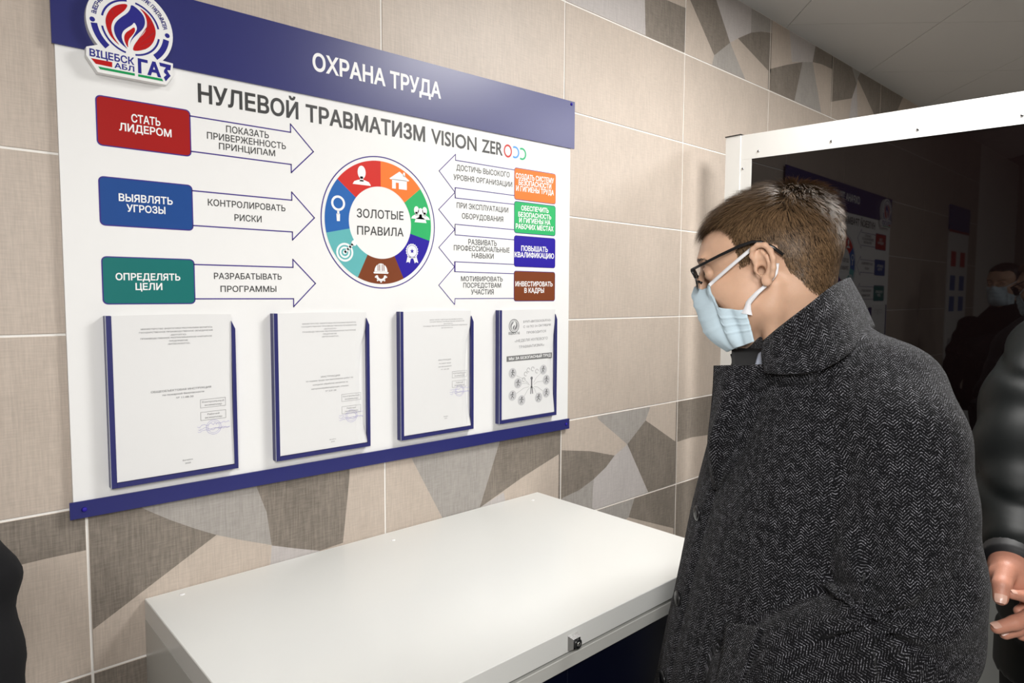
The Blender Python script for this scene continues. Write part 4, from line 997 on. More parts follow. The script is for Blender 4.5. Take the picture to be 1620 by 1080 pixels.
# ---- hair: a thin cap on the scalp and thousands of single strands
def skull(P): return face_sdf(P, neck=True, ears=False, fine=False)
def hair_zone(Q):
    """positive inside the haired scalp (head frame)"""
    x, y, z = Q[:, 0], np.abs(Q[:, 1]), Q[:, 2]
    zb = np.interp(x, [-.12, -.075, -.064, -.054, -.046, -.036, -.032, -.028, -.010, .008, .014, .030, .035], [-.062, -.060, -.050, -.038, -.022, -.008, .012, .034, .040, .038, .018, .014, .030])
    xf_side = np.interp(z, [.0, .020, .045, .073, .084, .094, .11], [.029, .031, .030, .036, .050, .060, .05])
    xf_mid = np.interp(z, [.07, .080, .090, .12], [.02, .080, .083, .10])
    w = np.clip((y-.030)/.020, 0, 1)
    xf = xf_side*w+np.where(z > .074, np.maximum(xf_mid, xf_side), xf_side)*(1-w)
    return np.minimum(z-zb, xf-x)
def sphere_pts(n, c, cond):
    d = RNG.normal(size=(n, 3)); d /= np.linalg.norm(d, axis=1)[:, None]
    o = np.tile(np.array(c), (n, 1)); t = np.full(n, .14)
    for _ in range(26): t = t-skull(o+d*t[:, None])*.8
    P = o+d*t[:, None]; k = cond(P); return P[k], d[k]
def normals(P, f, e=.0015):
    g = np.stack([f(P+np.eye(3)[i]*e)-f(P-np.eye(3)[i]*e) for i in range(3)], 1); return g/(np.linalg.norm(g, axis=1)[:, None]+1e-9)
def hair_cap_sdf(P):
    s = skull(P); z = hair_zone(P); x, zz = P[:, 0], P[:, 2]
    th = .0015+.0070*np.clip((zz-.03)/.07, 0, 1)+.0035*np.clip((-x-.02)/.06, 0, 1)*np.clip((zz+.04)/.06, 0, 1)
    th = th*np.clip(z/.018, 0, 1)**.7-.0012*(z < .001)
    return s-th
def cap_obj(parent, h, m, tf):
    V, F = sdf_mesh(lambda P: smax(hair_cap_sdf(P), -(hair_zone(P)-.001)*.7, .001), (-.13, -.095, -.075), (.11, .095, .14), h)
    V = laplace(V, F, 2, .5); return fast_mesh('hair_undercoat', tf(V), F, m, parent)
hair = None
def strands(parent, N, tf, m, name='hair', crown=(-.055, .010, .125)):
    P, d = sphere_pts(int(N*2.4), (-.01, 0, .02), lambda P: hair_zone(P) > .0005)
    P = P[:N]; n = normals(P, skull); N = len(P)
    P = P+n*(np.maximum(-hair_cap_sdf(P), 0)-.0006)[:, None]
    top = np.clip((P[:, 2]-.055)/.045, 0, 1); zn = hair_zone(P-n*.004); edge = np.clip(zn/.02, 0, 1)
    flow = P-np.array(crown); flow[:, 2] -= .03*(1-top)
    flow[:, 0] += top*.10*(P[:, 0] > -.05); flow[:, 1] += top*.035
    back = (1-top)*(P[:, 0] < .0); flow[:, 2] -= .10*(1-top); flow[:, 0] -= .05*(1-top)*(P[:, 0] < .03)
    flow[:, 0] += .05*(1-top)*(P[:, 0] > .03)
    flow = flow-n*(flow*n).sum(1)[:, None]; flow /= np.linalg.norm(flow, axis=1)[:, None]+1e-9
    # clumps
    cell = np.floor(P/.009).astype(int); hsh = (cell[:, 0]*73856093 ^ cell[:, 1]*19349663 ^ cell[:, 2]*83492791) % 9973
    rr = np.random.default_rng(3).normal(size=(9973, 3))[hsh]
    flow = flow+rr*.16+RNG.normal(size=P.shape)*.13; flow = flow-n*(flow*n).sum(1)[:, None]*.9; flow /= np.linalg.norm(flow, axis=1)[:, None]+1e-9
    frn = np.clip((P[:, 0]-.045)/.03, 0, 1)*top
    L = (.011+.020*top+.010*frn)*(.35+.65*edge)*RNG.uniform(.75, 1.15, N)
    cr = np.exp(-((P[:, 0]+.075)**2+(P[:, 2]-.100)**2)/.0010)
    lift = .24+.30*top+.12*cr+.25*np.clip((-P[:, 0]-.05)/.04, 0, 1)*np.clip((P[:, 2]-.02)/.04, 0, 1)+RNG.uniform(-.12, .12, N)-.22*frn
    side = np.cross(flow, n); w = RNG.uniform(.00035, .00065, N)
    pts = []
    S = 4
    for s in range(S):
        t = s/(S-1)
        off = flow*(L*t)[:, None]+n*(L*(lift*t-.50*lift*t*t*(1+frn)))[:, None]+n*(.0006 if s else 0)
        off[:, 2] -= frn*L*t*t*.35
        pts.append(P+off)
    V = np.empty((N, S*2-1, 3)); 
    for s in range(S-1):
        ww = (w*(1-.25*s))[:, None]
        V[:, 2*s] = pts[s]-side*ww; V[:, 2*s+1] = pts[s]+side*ww
    V[:, 2*(S-1)] = pts[S-1]
    base = (np.arange(N)*(S*2-1))[:, None]
    q = [base+np.array([0, 1, 3, 2]), base+np.array([2, 3, 5, 4]), base+np.array([4, 5, 6, 6])]
    V = tf(V.reshape(-1, 3)); me = bpy.data.meshes.new(name); 
    faces = np.concatenate(q[:2]).tolist()+ (base+np.array([4, 5, 6])).tolist()
    me.from_pydata((V-np.array(org(parent))).tolist(), [], faces); me.materials.append(m)
    me.polygons.foreach_set('use_smooth', [True]*len(me.polygons)); me.update()
    o = bpy.data.objects.new(name, me); COL.objects.link(o); o.parent = parent; o['kind'] = 'stuff'; return o
cap_obj(man, .0028, M['scalp'], from_h)
strands(man, 26000, from_h, M['hair'])
# ---- eyebrows
b = MB(); r = random.Random(8)
for s in (1, -1):
    for i in range(170):
        t = r.random(); y0 = .012+.034*t; o = np.array([[.06, y0*s, .036+.006*math.sin(t*2.4)+r.uniform(-.0022, .0022)]]); dr = np.array([[1.0, .25*s*t, 0]]); dr /= np.linalg.norm(dr)
        tt = march(lambda P: face_sdf(P, False, False, True), o, dr, .07, 18); p = (o+dr*tt[:, None])[0]
        g = np.array([-.002-.004*t, s*(.006), .0015-.003*t]); q = p+g+np.array([.0016, 0, 0]); sd = np.array([0, 0, .0003])
        b.add(from_h(np.array([p-sd, p+sd, q])), [(0, 1, 2)])
b.build('eyebrow', M['hair2'], man)
# ---- face mask
def mask_base(P):
    d = ell(P, (.042, 0, -.018), (.050, .057, .058))
    A = P.copy(); A[:, 1] = np.abs(A[:, 1])
    d = smin(d, ell(A, (.030, .040, -.030), (.042, .026, .040)), .025)
    d = smin(d, cap(A, (.000, .052, -.055), (.070, .018, -.088), .018, .016), .03)
    d = smin(d, cap(P, (.100, 0, -.004), (.106, 0, -.018), .012, .013), .035)
    d = smin(d, ell(P, (.080, 0, -.085), (.018, .024, .020)), .04)
    d = smin(d, cap(A, (.020, .046, -.100), (.072, .014, -.104), .018, .016), .03)
    d = smin(d, ell(P, (.088, 0, -.050), (.020, .028, .024)), .04)
    return d
def ribbon(pts, nrm, w, th, name, m, parent, tf):
    pts = np.array(pts); nrm = np.array(nrm); T = np.gradient(pts, axis=0); T /= np.linalg.norm(T, axis=1)[:, None]
    B = np.cross(T, nrm); B /= np.linalg.norm(B, axis=1)[:, None]; Nn = np.cross(B, T); w = np.broadcast_to(w, (len(pts),))
    v = []
    for i in range(len(pts)):
        for a, c in ((-1, 0), (1, 0), (1, 1), (-1, 1)): v.append(pts[i]+B[i]*a*w[i]/2+Nn[i]*c*th)
    f = [(i*4+j, i*4+(j+1) % 4, (i+1)*4+(j+1) % 4, (i+1)*4+j) for i in range(len(pts)-1) for j in range(4)]+[(0, 1, 2, 3), tuple(len(v)-4+j for j in (3, 2, 1, 0))]
    b = MB(); b.add(tf(np.array(v)), f); return b.build(name, m, parent, True)
def make_mask(parent, tf, m):
    NU, NV = 64, 40; PH = math.radians(78)
    phi = np.linspace(-PH, PH, NU+1); a = np.abs(np.degrees(phi))
    top = np.interp(a, [0, 6, 14, 30, 39, 42, 52, 70, 78], [.0060, .0040, -.0030, -.0010, .0020, -.0360, -.0410, -.0480, -.0490])
    bot = np.interp(a, [0, 20, 40, 60, 78], [-.108, -.107, -.104, -.101, -.098])
    U_, W_ = np.meshgrid(np.arange(NU+1), np.linspace(0, 1, NV+1), indexing='ij')
    z = top[:, None]+(bot-top)[:, None]*W_
    dirs = np.stack([np.cos(phi), np.sin(phi), np.zeros(NU+1)], 1); D = np.repeat(dirs[:, None], NV+1, 1).reshape(-1, 3)
    o = np.stack([np.full(z.size, .018), np.zeros(z.size), z.ravel()], 1)
    t = np.full(len(D), .13); best = t.copy(); bf = np.full(len(D), 9.0)
    for _ in range(40):
        fv = mask_base(o+D*t[:, None]); k_ = np.abs(fv) < bf; best[k_] = t[k_]; bf[k_] = np.abs(fv)[k_]; t = np.clip(t-np.where(np.abs(fv) > .0002, fv*.7, 0), .035, .14)
    t = best.reshape(NU+1, NV+1)
    for _ in range(4):
        t[1:-1, 1:-1] = (t[:-2, 1:-1]+t[2:, 1:-1]+t[1:-1, :-2]+t[1:-1, 2:])/4; t[:, -1] = .5*(t[:, -1]+t[:, -2]); t[0] = .5*(t[0]+t[1]); t[-1] = .5*(t[-1]+t[-2])
    t = t.ravel()
    w = W_.ravel(); aa = np.repeat(a, NV+1)
    # pleats: three downward folds, flatter at the sides; a billow under the chin side
    pl = 0
    for c in (.26, .45, .64): pl = pl+.0016*np.clip(1-np.abs(w-c-.02*np.sin(aa*.08))/.035, 0, 1)
    crease = .0042*np.exp(-((aa-47)/6.0)**2)*np.sin(np.pi*np.clip(w, 0, 1))-.0030*np.exp(-((aa-58)/5.0)**2)-.0026*np.exp(-((aa-37)/4.0)**2)*w
    t = t+.0022+pl+crease
    t = t*(1-.20*np.clip((w-.68)/.32, 0, 1)**1.6*np.clip((50-aa)/25, 0, 1))
    P = o+D*t[:, None]
    for _ in range(4): P = P+D*np.clip(.0016-face_sdf(P, False, False, False), 0, .01)[:, None]
    outer = P; inner = P-D*.0011; V = np.concatenate([outer, inner]); N_ = len(P); f = []
    ix = lambda i, j: i*(NV+1)+j
    for i in range(NU):
        for j in range(NV):
            f.append((ix(i, j), ix(i, j+1), ix(i+1, j+1), ix(i+1, j))); f.append((ix(i, j)+N_, ix(i+1, j)+N_, ix(i+1, j+1)+N_, ix(i, j+1)+N_))
    for i in range(NU):
        f.append((ix(i, 0), ix(i+1, 0), ix(i+1, 0)+N_, ix(i, 0)+N_)); f.append((ix(i+1, NV), ix(i, NV), ix(i, NV)+N_, ix(i+1, NV)+N_))
    for j in range(NV):
        f.append((ix(0, j+1), ix(0, j), ix(0, j)+N_, ix(0, j+1)+N_)); f.append((ix(NU, j), ix(NU, j+1), ix(NU, j+1)+N_, ix(NU, j)+N_))
    mo = fast_mesh('face_mask', tf(V), np.array(f), m, parent)
    # folded hem along the top edge
    E0 = outer.reshape(NU+1, NV+1, 3)
    for s, ia in ((1, NU), (-1, 0)):
        k = int(round((38.5+78)/156*NU)) if s > 0 else NU-int(round((38.5+78)/156*NU))
        p0 = E0[k, 1]; e1 = np.array([.005, .0800*s, .0350])
        pts = [p0*(1-t_)+e1*t_+np.array([0, .004*s*math.sin(math.pi*t_), 0]) for t_ in np.linspace(0, 1, 10)]
        ribbon(pts, [[0, s, .1]]*len(pts), .0052, .0008, 'ear_strap', M['strap'], mo, tf)
        p1 = E0[ia, 6]
        lower = [p1, np.array([.026, .073*s, -.040]), np.array([.010, .079*s, -.029]), np.array([-.008, .080*s, -.019]), np.array([-.0200, .0790*s, -.008]), np.array([-.0245, .0770*s, .006])]
        dd = []
        q = np.array(lower)
        tt = np.linspace(0, len(q)-1, 22); q = np.stack([np.interp(tt, np.arange(len(q)), q[:, k_]) for k_ in range(3)], 1)
        # keep the strap on the skin
        sk = face_sdf(q, True, True, False); nn = normals(q, lambda P: face_sdf(P, True, False, False)); q = q+nn*np.clip(.0016-face_sdf(q, True, False, False), 0, .03)[:, None]
        ribbon(q, [[0, s, .1]]*len(q), np.interp(np.linspace(0, 1, len(q)), [0, .12, .5, 1], [.016, .0085, .0050, .0045]), .0008, 'ear_strap', M['strap'], mo, tf)
    return mo
make_mask(man, from_h, M['mask'])
# ---- glasses
gl = empty('glasses', (0, 0, 0)); gl.parent = man; gl.location = Vector(from_h([[.10, 0, .02]])[0])-org(man)
b = MB()
for s in (1, -1):
    b = MB(); b.tube(from_h(np.array([[.099, .0690*s, .0270], [.080, .0745*s, .0310], [.050, .0790*s, .0375], [.020, .0825*s, .0430], [.002, .0835*s, .0440], [-.010, .0830*s, .0405], [-.024, .0800*s, .0290], [-.034, .0770*s, .0160]])), [.0022, .0022, .0023, .0025, .0025, .0025, .0026, .0024], 8); b.build('temple_arm', M['black'], gl, True)
    c = np.array([.1065, .0370*s, .0140]); 
    def lens_pt(a, rr=1.0):
        yy = .0265*math.cos(a)*rr; zz = .0165*math.sin(a)*rr
        sq = 1+.10*abs(math.sin(2*a)); yy *= sq; zz *= sq
        return c+np.array([-.010*((yy*s+.0265)/.053)**1.6*1.0, yy, zz])
    A_ = np.linspace(0, 2*math.pi, 33)
    b = MB(); b.tube(from_h(np.array([lens_pt(a) for a in A_])), .0013, 6, cap=False); b.build('rim', M['black'], gl, True)
    b = MB(); b.tube(from_h(np.array([lens_pt(a)+np.array([0, 0, .0004]) for a in np.linspace(.15, math.pi-.15, 14)])), .0019, 6); b.build('brow_bar', M['black'], gl, True)
    vs = [lens_pt(a, .97) for a in A_[:-1]]+[c+np.array([-.0020, 0, 0])]+[lens_pt(a, .97)-np.array([.0015, 0, 0]) for a in A_[:-1]]+[c-np.array([.0035, 0, 0])]
    b = MB(); b.add(from_h(np.array(vs)), [(i, (i+1) % 32, 32) for i in range(32)]+[(33+(i+1) % 32, 33+i, 65) for i in range(32)]+[(i, 33+i, 33+(i+1) % 32, (i+1) % 32) for i in range(32)]); b.build('lens', M['glass'], gl, True)
    b = MB(); b.tube(from_h(np.array([lens_pt(0 if s > 0 else math.pi), [.099, .0690*s, .0270]])), .0019, 6); b.build('hinge', M['black'], gl, True)
    b = MB(); b.tube(from_h(np.array([[.1065, .0100*s, .0140], [.1010, .0105*s, .0080]])), [.0009, .0022], 6); b.build('nose_pad', M['black'], gl, True)
b = MB(); b.tube(from_h(np.array([[.1075, .0110, .0210], [.1115, .004, .0235], [.1115, -.004, .0235], [.1075, -.0110, .0210]])), .0015, 8); b.build('bridge', M['black'], gl, True)

# ---- coat: one continuous garment
def loc(P):
    q = P-TC; return np.stack([q@FB, q@LB, q[:, 2]], 1)
def unloc(Q): return TC+Q[:, :1]*FB+Q[:, 1:2]*LB+Q[:, 2:]*ZB
def WL(p): return loc(np.array([p], float))[0]
zt = [.55, .80, .90, 1.0, 1.10, 1.20, 1.30, 1.38, 1.43, 1.47, 1.50, 1.53]
ta = [.225, .215, .205, .195, .185, .178, .168, .155, .140, .120, .100, .085]      # half depth
tb = [.250, .235, .225, .215, .205, .205, .205, .200, .185, .150, .105, .080]     # half width
tcx = [.060, .055, .050, .048, .040, .028, .014, .008, .010, .020, .035, .045]     # centre shift forward
def torso(Q):
    z = Q[:, 2]; a = np.interp(z, zt, ta); b_ = np.interp(z, zt, tb); cx = np.interp(z, zt, tcx)
    x = (Q[:, 0]-cx)/a; y = Q[:, 1]/b_
    k = (np.abs(x)**2.4+np.abs(y)**2.4)**(1/2.4)
    d = (k-1)*np.minimum(a, b_)*.9
    return np.maximum(d, np.maximum(z-1.525, .56-z))
SLV = [WL((0.7876, -1.0175, 1.4353)), WL((0.7470, -1.0469, 1.3767)), WL((0.7307, -1.0596, 1.2979)), WL((0.7187, -1.0694, 1.2199)), WL((0.7089, -1.0738, 1.1477))]
SLR = [.072, .075, .078, .080, .082]
FOR = [WL((0.7147, -1.0749, 1.1495)), WL((0.6638, -1.0428, 1.1115)), WL((0.6390, -0.9827, 1.0743)), WL((0.6334, -0.9074, 1.0255))]
FRR = [.081, .080, .070, .060]
SRV = [np.array([p[0]*.9, -p[1], p[2]]) for p in SLV]; 
FRV = [SRV[-1], SRV[-1]+np.array([.005, -.005, -.07]), SRV[-1]+np.array([.015, -.005, -.14]), SRV[-1]+np.array([.03, -.005, -.21])]
def sleeve_l(Q): return chain(Q, SLV, SLR, .02)
def fore_l(Q): return chain(Q, FOR, FRR, .02)
def sleeve_r(Q): return chain(Q, SRV, SLR, .02)
def fore_r(Q): return chain(Q, FRV, FRR, .02)
EL = np.array(SLV[-1])
def coat_sdf(Q):
    d = torso(Q)
    # soft vertical drape on the body
    th = np.arctan2(Q[:, 1], Q[:, 0]); dn = np.clip((1.30-Q[:, 2])/.4, 0, 1)
    d = d-.004*np.sin(th*7+Q[:, 2]*6)*dn-.0025*np.sin(th*13-Q[:, 2]*9+1)*dn
    for up, fo, si in ((sleeve_l, fore_l, 1), (sleeve_r, fore_r, -1)):
        u = up(Q); f_ = fo(Q)
        E0 = EL*np.array([.9 if si < 0 else 1, si, 1])
        # folds fanning from the inside of the elbow
        q = Q-(E0+np.array([.075, 0, .035])); r = np.sqrt(q[:, 0]**2+q[:, 2]**2); ph = np.arctan2(q[:, 2], q[:, 0])
        fold = .0135*np.sin(ph*7.0+1.2+9*r+.8*np.sin(14*Q[:, 1]+20*r))*np.exp(-(r/.115)**2)
        fold = fold+.0035*np.sin(Q[:, 2]*46+Q[:, 0]*22+2*np.sin(Q[:, 0]*25))*np.clip((1.16-Q[:, 2])/.12, 0, 1)
        s = smin(u, f_, .018)+fold
        d = smin(d, s, .009)
    # padded shoulders
    A = Q.copy(); A[:, 1] = np.abs(A[:, 1])
    d = smin(d, cap(A, (.000, .085, 1.462), (.000, .172, 1.398), .060, .062), .03)
    return d
Vc, Fc = sdf_mesh(coat_sdf, (-.30, -.36, .54), (.40, .36, 1.56), .0072)
Vc = laplace(Vc, Fc, 2, .5)
Rf = np.eye(3)
uvc, w = box_uv(Vc, Fc, [((.03, 0, 1.0), (0, 0, 1), (-1, 0, 0), .20, lambda C: torso(C)+.012),
                         (SLV[2], np.array(SLV[3])-np.array(SLV[0]), (-1, .3, 0), .085, sleeve_l), (FOR[1], np.array(FOR[3])-np.array(FOR[0]), (0, .3, -1), .075, fore_l),
                         (SRV[2], np.array(SRV[3])-np.array(SRV[0]), (-1, -.3, 0), .085, sleeve_r), (FRV[1], np.array(FRV[3])-np.array(FRV[0]), (0, -.3, -1), .075, fore_r)])
coat = fast_mesh('coat', unloc(Vc), Fc, [M['coat']], man, uv=uvc)
def sheet(name, rows, th, m, parent, smooth_it=0, nu=26, nv=10, out=None, uvo=0.0, swap=False):
    """rows: list of polylines (same length) in world coords; Catmull-Rom resampled; thickened inwards"""
    R_ = np.array(rows, float)
    def cr(A, n):
        k = A.shape[0]; t = np.linspace(0, k-1, n+1); i = np.clip(t.astype(int), 0, k-2); f = (t-i).reshape((-1,)+(1,)*(A.ndim-1))
        g = lambda j: A[np.clip(j, 0, k-1)]
        p0 = np.where((i-1 < 0).reshape(f.shape), 2*g(i)-g(i+1), g(i-1)); p1 = g(i); p2 = g(i+1); p3 = np.where((i+2 > k-1).reshape(f.shape), 2*g(i+1)-g(i), g(i+2))
        return .5*((2*p1)+(-p0+p2)*f+(2*p0-5*p1+4*p2-p3)*f*f+(-p0+3*p1-3*p2+p3)*f**3)
    Gd = cr(R_, nv); Gd = cr(np.transpose(Gd, (1, 0, 2)), nu)      # [nu+1, nv+1, 3]
    du = np.gradient(Gd, axis=0); dv = np.gradient(Gd, axis=1); n = np.cross(du, dv); n /= np.linalg.norm(n, axis=2)[..., None]+1e-9
    if out is not None and (n.reshape(-1, 3)@np.asarray(out, float)).mean() < 0: n = -n; fl = True
    else: fl = False
    A = Gd+n*th/2; B = Gd-n*th/2; V = np.concatenate([A.reshape(-1, 3), B.reshape(-1, 3)]); N_ = (nu+1)*(nv+1); ix = lambda i, j: i*(nv+1)+j
    cu_ = np.concatenate([[0], np.cumsum(np.linalg.norm(np.diff(Gd.mean(1), axis=0), axis=1))]); cv_ = np.concatenate([[0], np.cumsum(np.linalg.norm(np.diff(Gd.mean(0), axis=0), axis=1))])
    f = []; uv = []
    def q(a, b_, c, d, ij):
        f.append((a, b_, c, d) if not fl else (d, c, b_, a)); l = [(cu_[i]+uvo, cv_[j]) for i, j in ij]; uv.extend(l if not fl else l[::-1])
    for i in range(nu):
        for j in range(nv):
            e = [(i, j), (i+1, j), (i+1, j+1), (i, j+1)]; q(*[ix(*k) for k in e], e); e2 = e[::-1]; q(*[ix(*k)+N_ for k in e2], e2)
    for i in range(nu):
        for j, s in ((0, 1), (nv, -1)):
            a, c = (ix(i, j), ix(i+1, j)); e = [(i, j), (i, j), (i+1, j), (i+1, j)]
            q(*((a, a+N_, c+N_, c) if s > 0 else (a, c, c+N_, a+N_)), e)
    for j in range(nv):
        for i, s in ((0, -1), (nu, 1)):
            a, c = (ix(i, j), ix(i, j+1)); e = [(i, j), (i, j), (i, j+1), (i, j+1)]
            q(*((a, a+N_, c+N_, c) if s > 0 else (a, c, c+N_, a+N_)), e)
    uv = np.array(uv); uv = uv[:, ::-1] if swap else uv
    o = fast_mesh(name, V, np.array(f), m, parent, uv=uv); return o
# ---- raised collar
ctop = [(0.6947, -0.8789, 1.5033), (0.6957, -0.9049, 1.5270), (0.7183, -0.9297, 1.5558), (0.7636, -0.9414, 1.5828), (0.8325, -0.9352, 1.5961), (0.8965, -0.9126, 1.5927), (0.9259, -0.8737, 1.5684), (0.9149, -0.8265, 1.5303), (0.8677, -0.7864, 1.4974), (0.8013, -0.7690, 1.4705)]
cmid = [(0.6830, -0.8836, 1.4850), (0.6761, -0.9172, 1.4939), (0.6960, -0.9513, 1.5123), (0.7479, -0.9649, 1.5402), (0.8331, -0.9526, 1.5610), (0.9101, -0.9279, 1.5605), (0.9531, -0.8875, 1.5419), (0.9482, -0.8324, 1.5021), (0.8937, -0.7857, 1.4687), (0.8220, -0.7626, 1.4495)]
cbot = [(0.6758, -0.8927, 1.4610), (0.6653, -0.9278, 1.4631), (0.6846, -0.9677, 1.4720), (0.7473, -0.9819, 1.4969), (0.8453, -0.9676, 1.5196), (0.9271, -0.9406, 1.5180), (0.9692, -0.8936, 1.4880), (0.9641, -0.8385, 1.4459), (0.9055, -0.7870, 1.4233), (0.8329, -0.7623, 1.4137)]
sheet('collar', [ctop, cmid, cbot], .0075, M['coat'], man, nu=60, nv=12, out=-FB*0+LB, uvo=.003)
b = MB(); tp = np.array(ctop); t_ = np.linspace(0, 9, 60); tpp = np.stack([np.interp(t_, range(10), tp[:, k]) for k in range(3)], 1)
for _ in range(3): tpp[1:-1] = (tpp[:-2]+tpp[2:]+2*tpp[1:-1])/4
# ---- overlapping front edge with buttons
def front_pt(z, off, lift):
    a = np.interp(z, zt, ta); b_ = np.interp(z, zt, tb); cx = np.interp(z, zt, tcx); t = off
    c, s = math.cos(t), math.sin(t); k = (abs(c)**2.4+abs(s)**2.4)**(-1/2.4)
    return TC+FB*(cx+(a+lift)*k*c)+LB*((b_+lift)*k*s)+ZB*z
zs = np.linspace(1.36, .60, 9)
sheet('front_placket', [[front_pt(z, o_, l_) for z in zs] for o_, l_ in ((.02, .0090), (.10, .0075), (.18, .003), (.26, -.008))], .006, M['coat'], man, nu=40, nv=8, out=FB+LB, swap=True)
for z in (1.227, 1.088, .955, .83):
    c = front_pt(z, .13, .0110); nrm = (front_pt(z, .13, .05)-front_pt(z, .13, .0)); nrm /= np.linalg.norm(nrm)
    b = MB(); b.tube([c, c+nrm*.0022, c+nrm*.0034, c+nrm*.0034, c+nrm*.0022], [.0118, .0122, .0110, .0088, .0080], 22); bt = b.build('button', M['black'], man, True)
# ---- pocket welt by the sleeve end
def snap(P, off):
    P = loc(np.array(P, float))
    for _ in range(8):
        g = normals(P, coat_sdf, .004); P = P-g*(coat_sdf(P)-off)[:, None]*.7
    return unloc(P)
def cast(P, off=.004):
    # lay a point on the cloth
    P = np.array(P, float); o = np.array([-.22345, -1.34439, 1.56773]); D = P-o; L_ = np.linalg.norm(D, axis=1); D = D/L_[:, None]; t = np.full(len(P), .45)
    for _ in range(60): t = t+(coat_sdf(loc(o+D*t[:, None]))-off)*.6
    return o+D*np.minimum(t, 1.3)[:, None]
# ---- lapels
LP = [[(0.6899, -0.8036, 1.4637), (0.6820, -0.8435, 1.4674), (0.6782, -0.8939, 1.4726), (0.6795, -0.9357, 1.4732), (0.6827, -0.9684, 1.4739)],
      [(0.6878, -0.8047, 1.4310), (0.6731, -0.8423, 1.4362), (0.6669, -0.8867, 1.4386), (0.6640, -0.9247, 1.4386), (0.6714, -0.9518, 1.4391)],
      [(0.6842, -0.8046, 1.3944), (0.6654, -0.8345, 1.4004), (0.6648, -0.8746, 1.4012), (0.6673, -0.9108, 1.4013), (0.6785, -0.9386, 1.4021)],
      [(0.6755, -0.8016, 1.3415), (0.6553, -0.8232, 1.3491), (0.6631, -0.8574, 1.3500), (0.6760, -0.8895, 1.3499), (0.6928, -0.9185, 1.3488)],
      [(0.6669, -0.7970, 1.3058), (0.6476, -0.8194, 1.3136), (0.6549, -0.8531, 1.3152), (0.6678, -0.8852, 1.3157), (0.6847, -0.9143, 1.3149)]]
for r_ in range(1, 5):
    for c_, o_ in ((1, .0065), (2, .0035), (3, -.006), (4, -.012)):
        p_ = cast([LP[r_][c_]], o_ if r_ < 4 else o_-.004)[0]
        if np.linalg.norm(p_-np.array(LP[r_][c_])) < .07: LP[r_][c_] = tuple(p_)
LP[4][0] = (0.7065, -0.7957, 1.2705); LP[4][1] = (0.6856, -0.8167, 1.2771); LP[3][0] = (0.6871, -0.7989, 1.3383)
sheet('lapel', LP, .0060, M['coat'], man, nu=26, nv=16, out=LB)
sheet('pocket_welt', [cast(r_) for r_ in ([(0.6021, -0.8840, 1.1175), (0.6018, -0.9102, 1.1248), (0.6007, -0.9358, 1.1305)], [(0.5965, -0.8825, 1.0791), (0.5925, -0.9054, 1.0846), (0.5892, -0.9288, 1.0920)], [(0.5866, -0.8781, 1.0267), (0.5803, -0.8988, 1.0342), (0.5735, -0.9190, 1.0435)])], .006, M['coat'], man, nu=8, nv=12, out=LB)
# ---- shirt collar and a dark sheet standing in for the far collar's inner side
sheet('collar_inside', [[(0.7483, -0.8006, 1.4858), (0.7352, -0.8291, 1.4891), (0.7247, -0.8601, 1.4906), (0.7220, -0.8782, 1.4881)], [(0.7473, -0.8018, 1.4628), (0.7342, -0.8304, 1.4639), (0.7175, -0.8626, 1.4647), (0.7113, -0.8843, 1.4622)], [(0.7478, -0.8045, 1.4378), (0.7346, -0.8330, 1.4396), (0.7125, -0.8668, 1.4428), (0.7071, -0.8889, 1.4436)]], .006, M['lining'], man, nu=10, nv=8, out=LB)
sheet('shirt_collar', [[(0.7074, -0.8652, 1.4843), (0.7022, -0.8736, 1.4888), (0.6987, -0.8842, 1.4860)], [(0.6995, -0.8657, 1.4736), (0.6955, -0.8756, 1.4737), (0.6947, -0.8884, 1.4738)], [(0.6970, -0.8644, 1.4625), (0.6943, -0.8756, 1.4618), (0.6955, -0.8903, 1.4611)]], .003, M['shirt'], man, nu=6, nv=6, out=LB)
# ---- legs and shoes, below the frame
def legs_sdf(Q):
    A = Q.copy(); A[:, 1] = np.abs(A[:, 1])
    return smin(chain(A, [(.02, .095, .86), (.03, .100, .48), (.0, .105, .07)], [.105, .080, .062], .02), -(-ell(Q, (.02, 0, .88), (.14, .17, .12))), .04)
V_, F_ = sdf_mesh(legs_sdf, (-.18, -.24, .02), (.22, .24, 1.02), .016); fast_mesh('trousers', unloc(laplace(V_, F_, 1)), F_, M['trouser'], man)
for s in (1, -1):
    V_, F_ = sdf_mesh(lambda Q: np.maximum(smin(ell(Q, (.075, .105*s, .035), (.115, .048, .040)), ell(Q, (-.03, .105*s, .05), (.06, .042, .06)), .02), -Q[:, 2]), (-.12, .105*s-.07, -.008), (.22, .105*s+.07, .13), .008)
    fast_mesh('shoe', unloc(V_), F_, M['shoe'], man)
# ================================================================= hands and the two other visitors
def hand_obj(name, parent, pts, extra=None, h=.0022, m=None, kind='part'):
    """pts: list of (chain points, radii) in world coordinates, plus the palm blobs"""
    def f(P):
        d = None
        for ch, rs in pts:
            e = chain(P, ch, rs, .004)
            d = e if d is None else smin(d, e, .0035)
        return d
    A = np.concatenate([np.array(c) for c, _ in pts]); V, F = sdf_mesh(f, A.min(0)-.03, A.max(0)+.03, h); V = laplace(V, F, 2, .4)
    return V, F
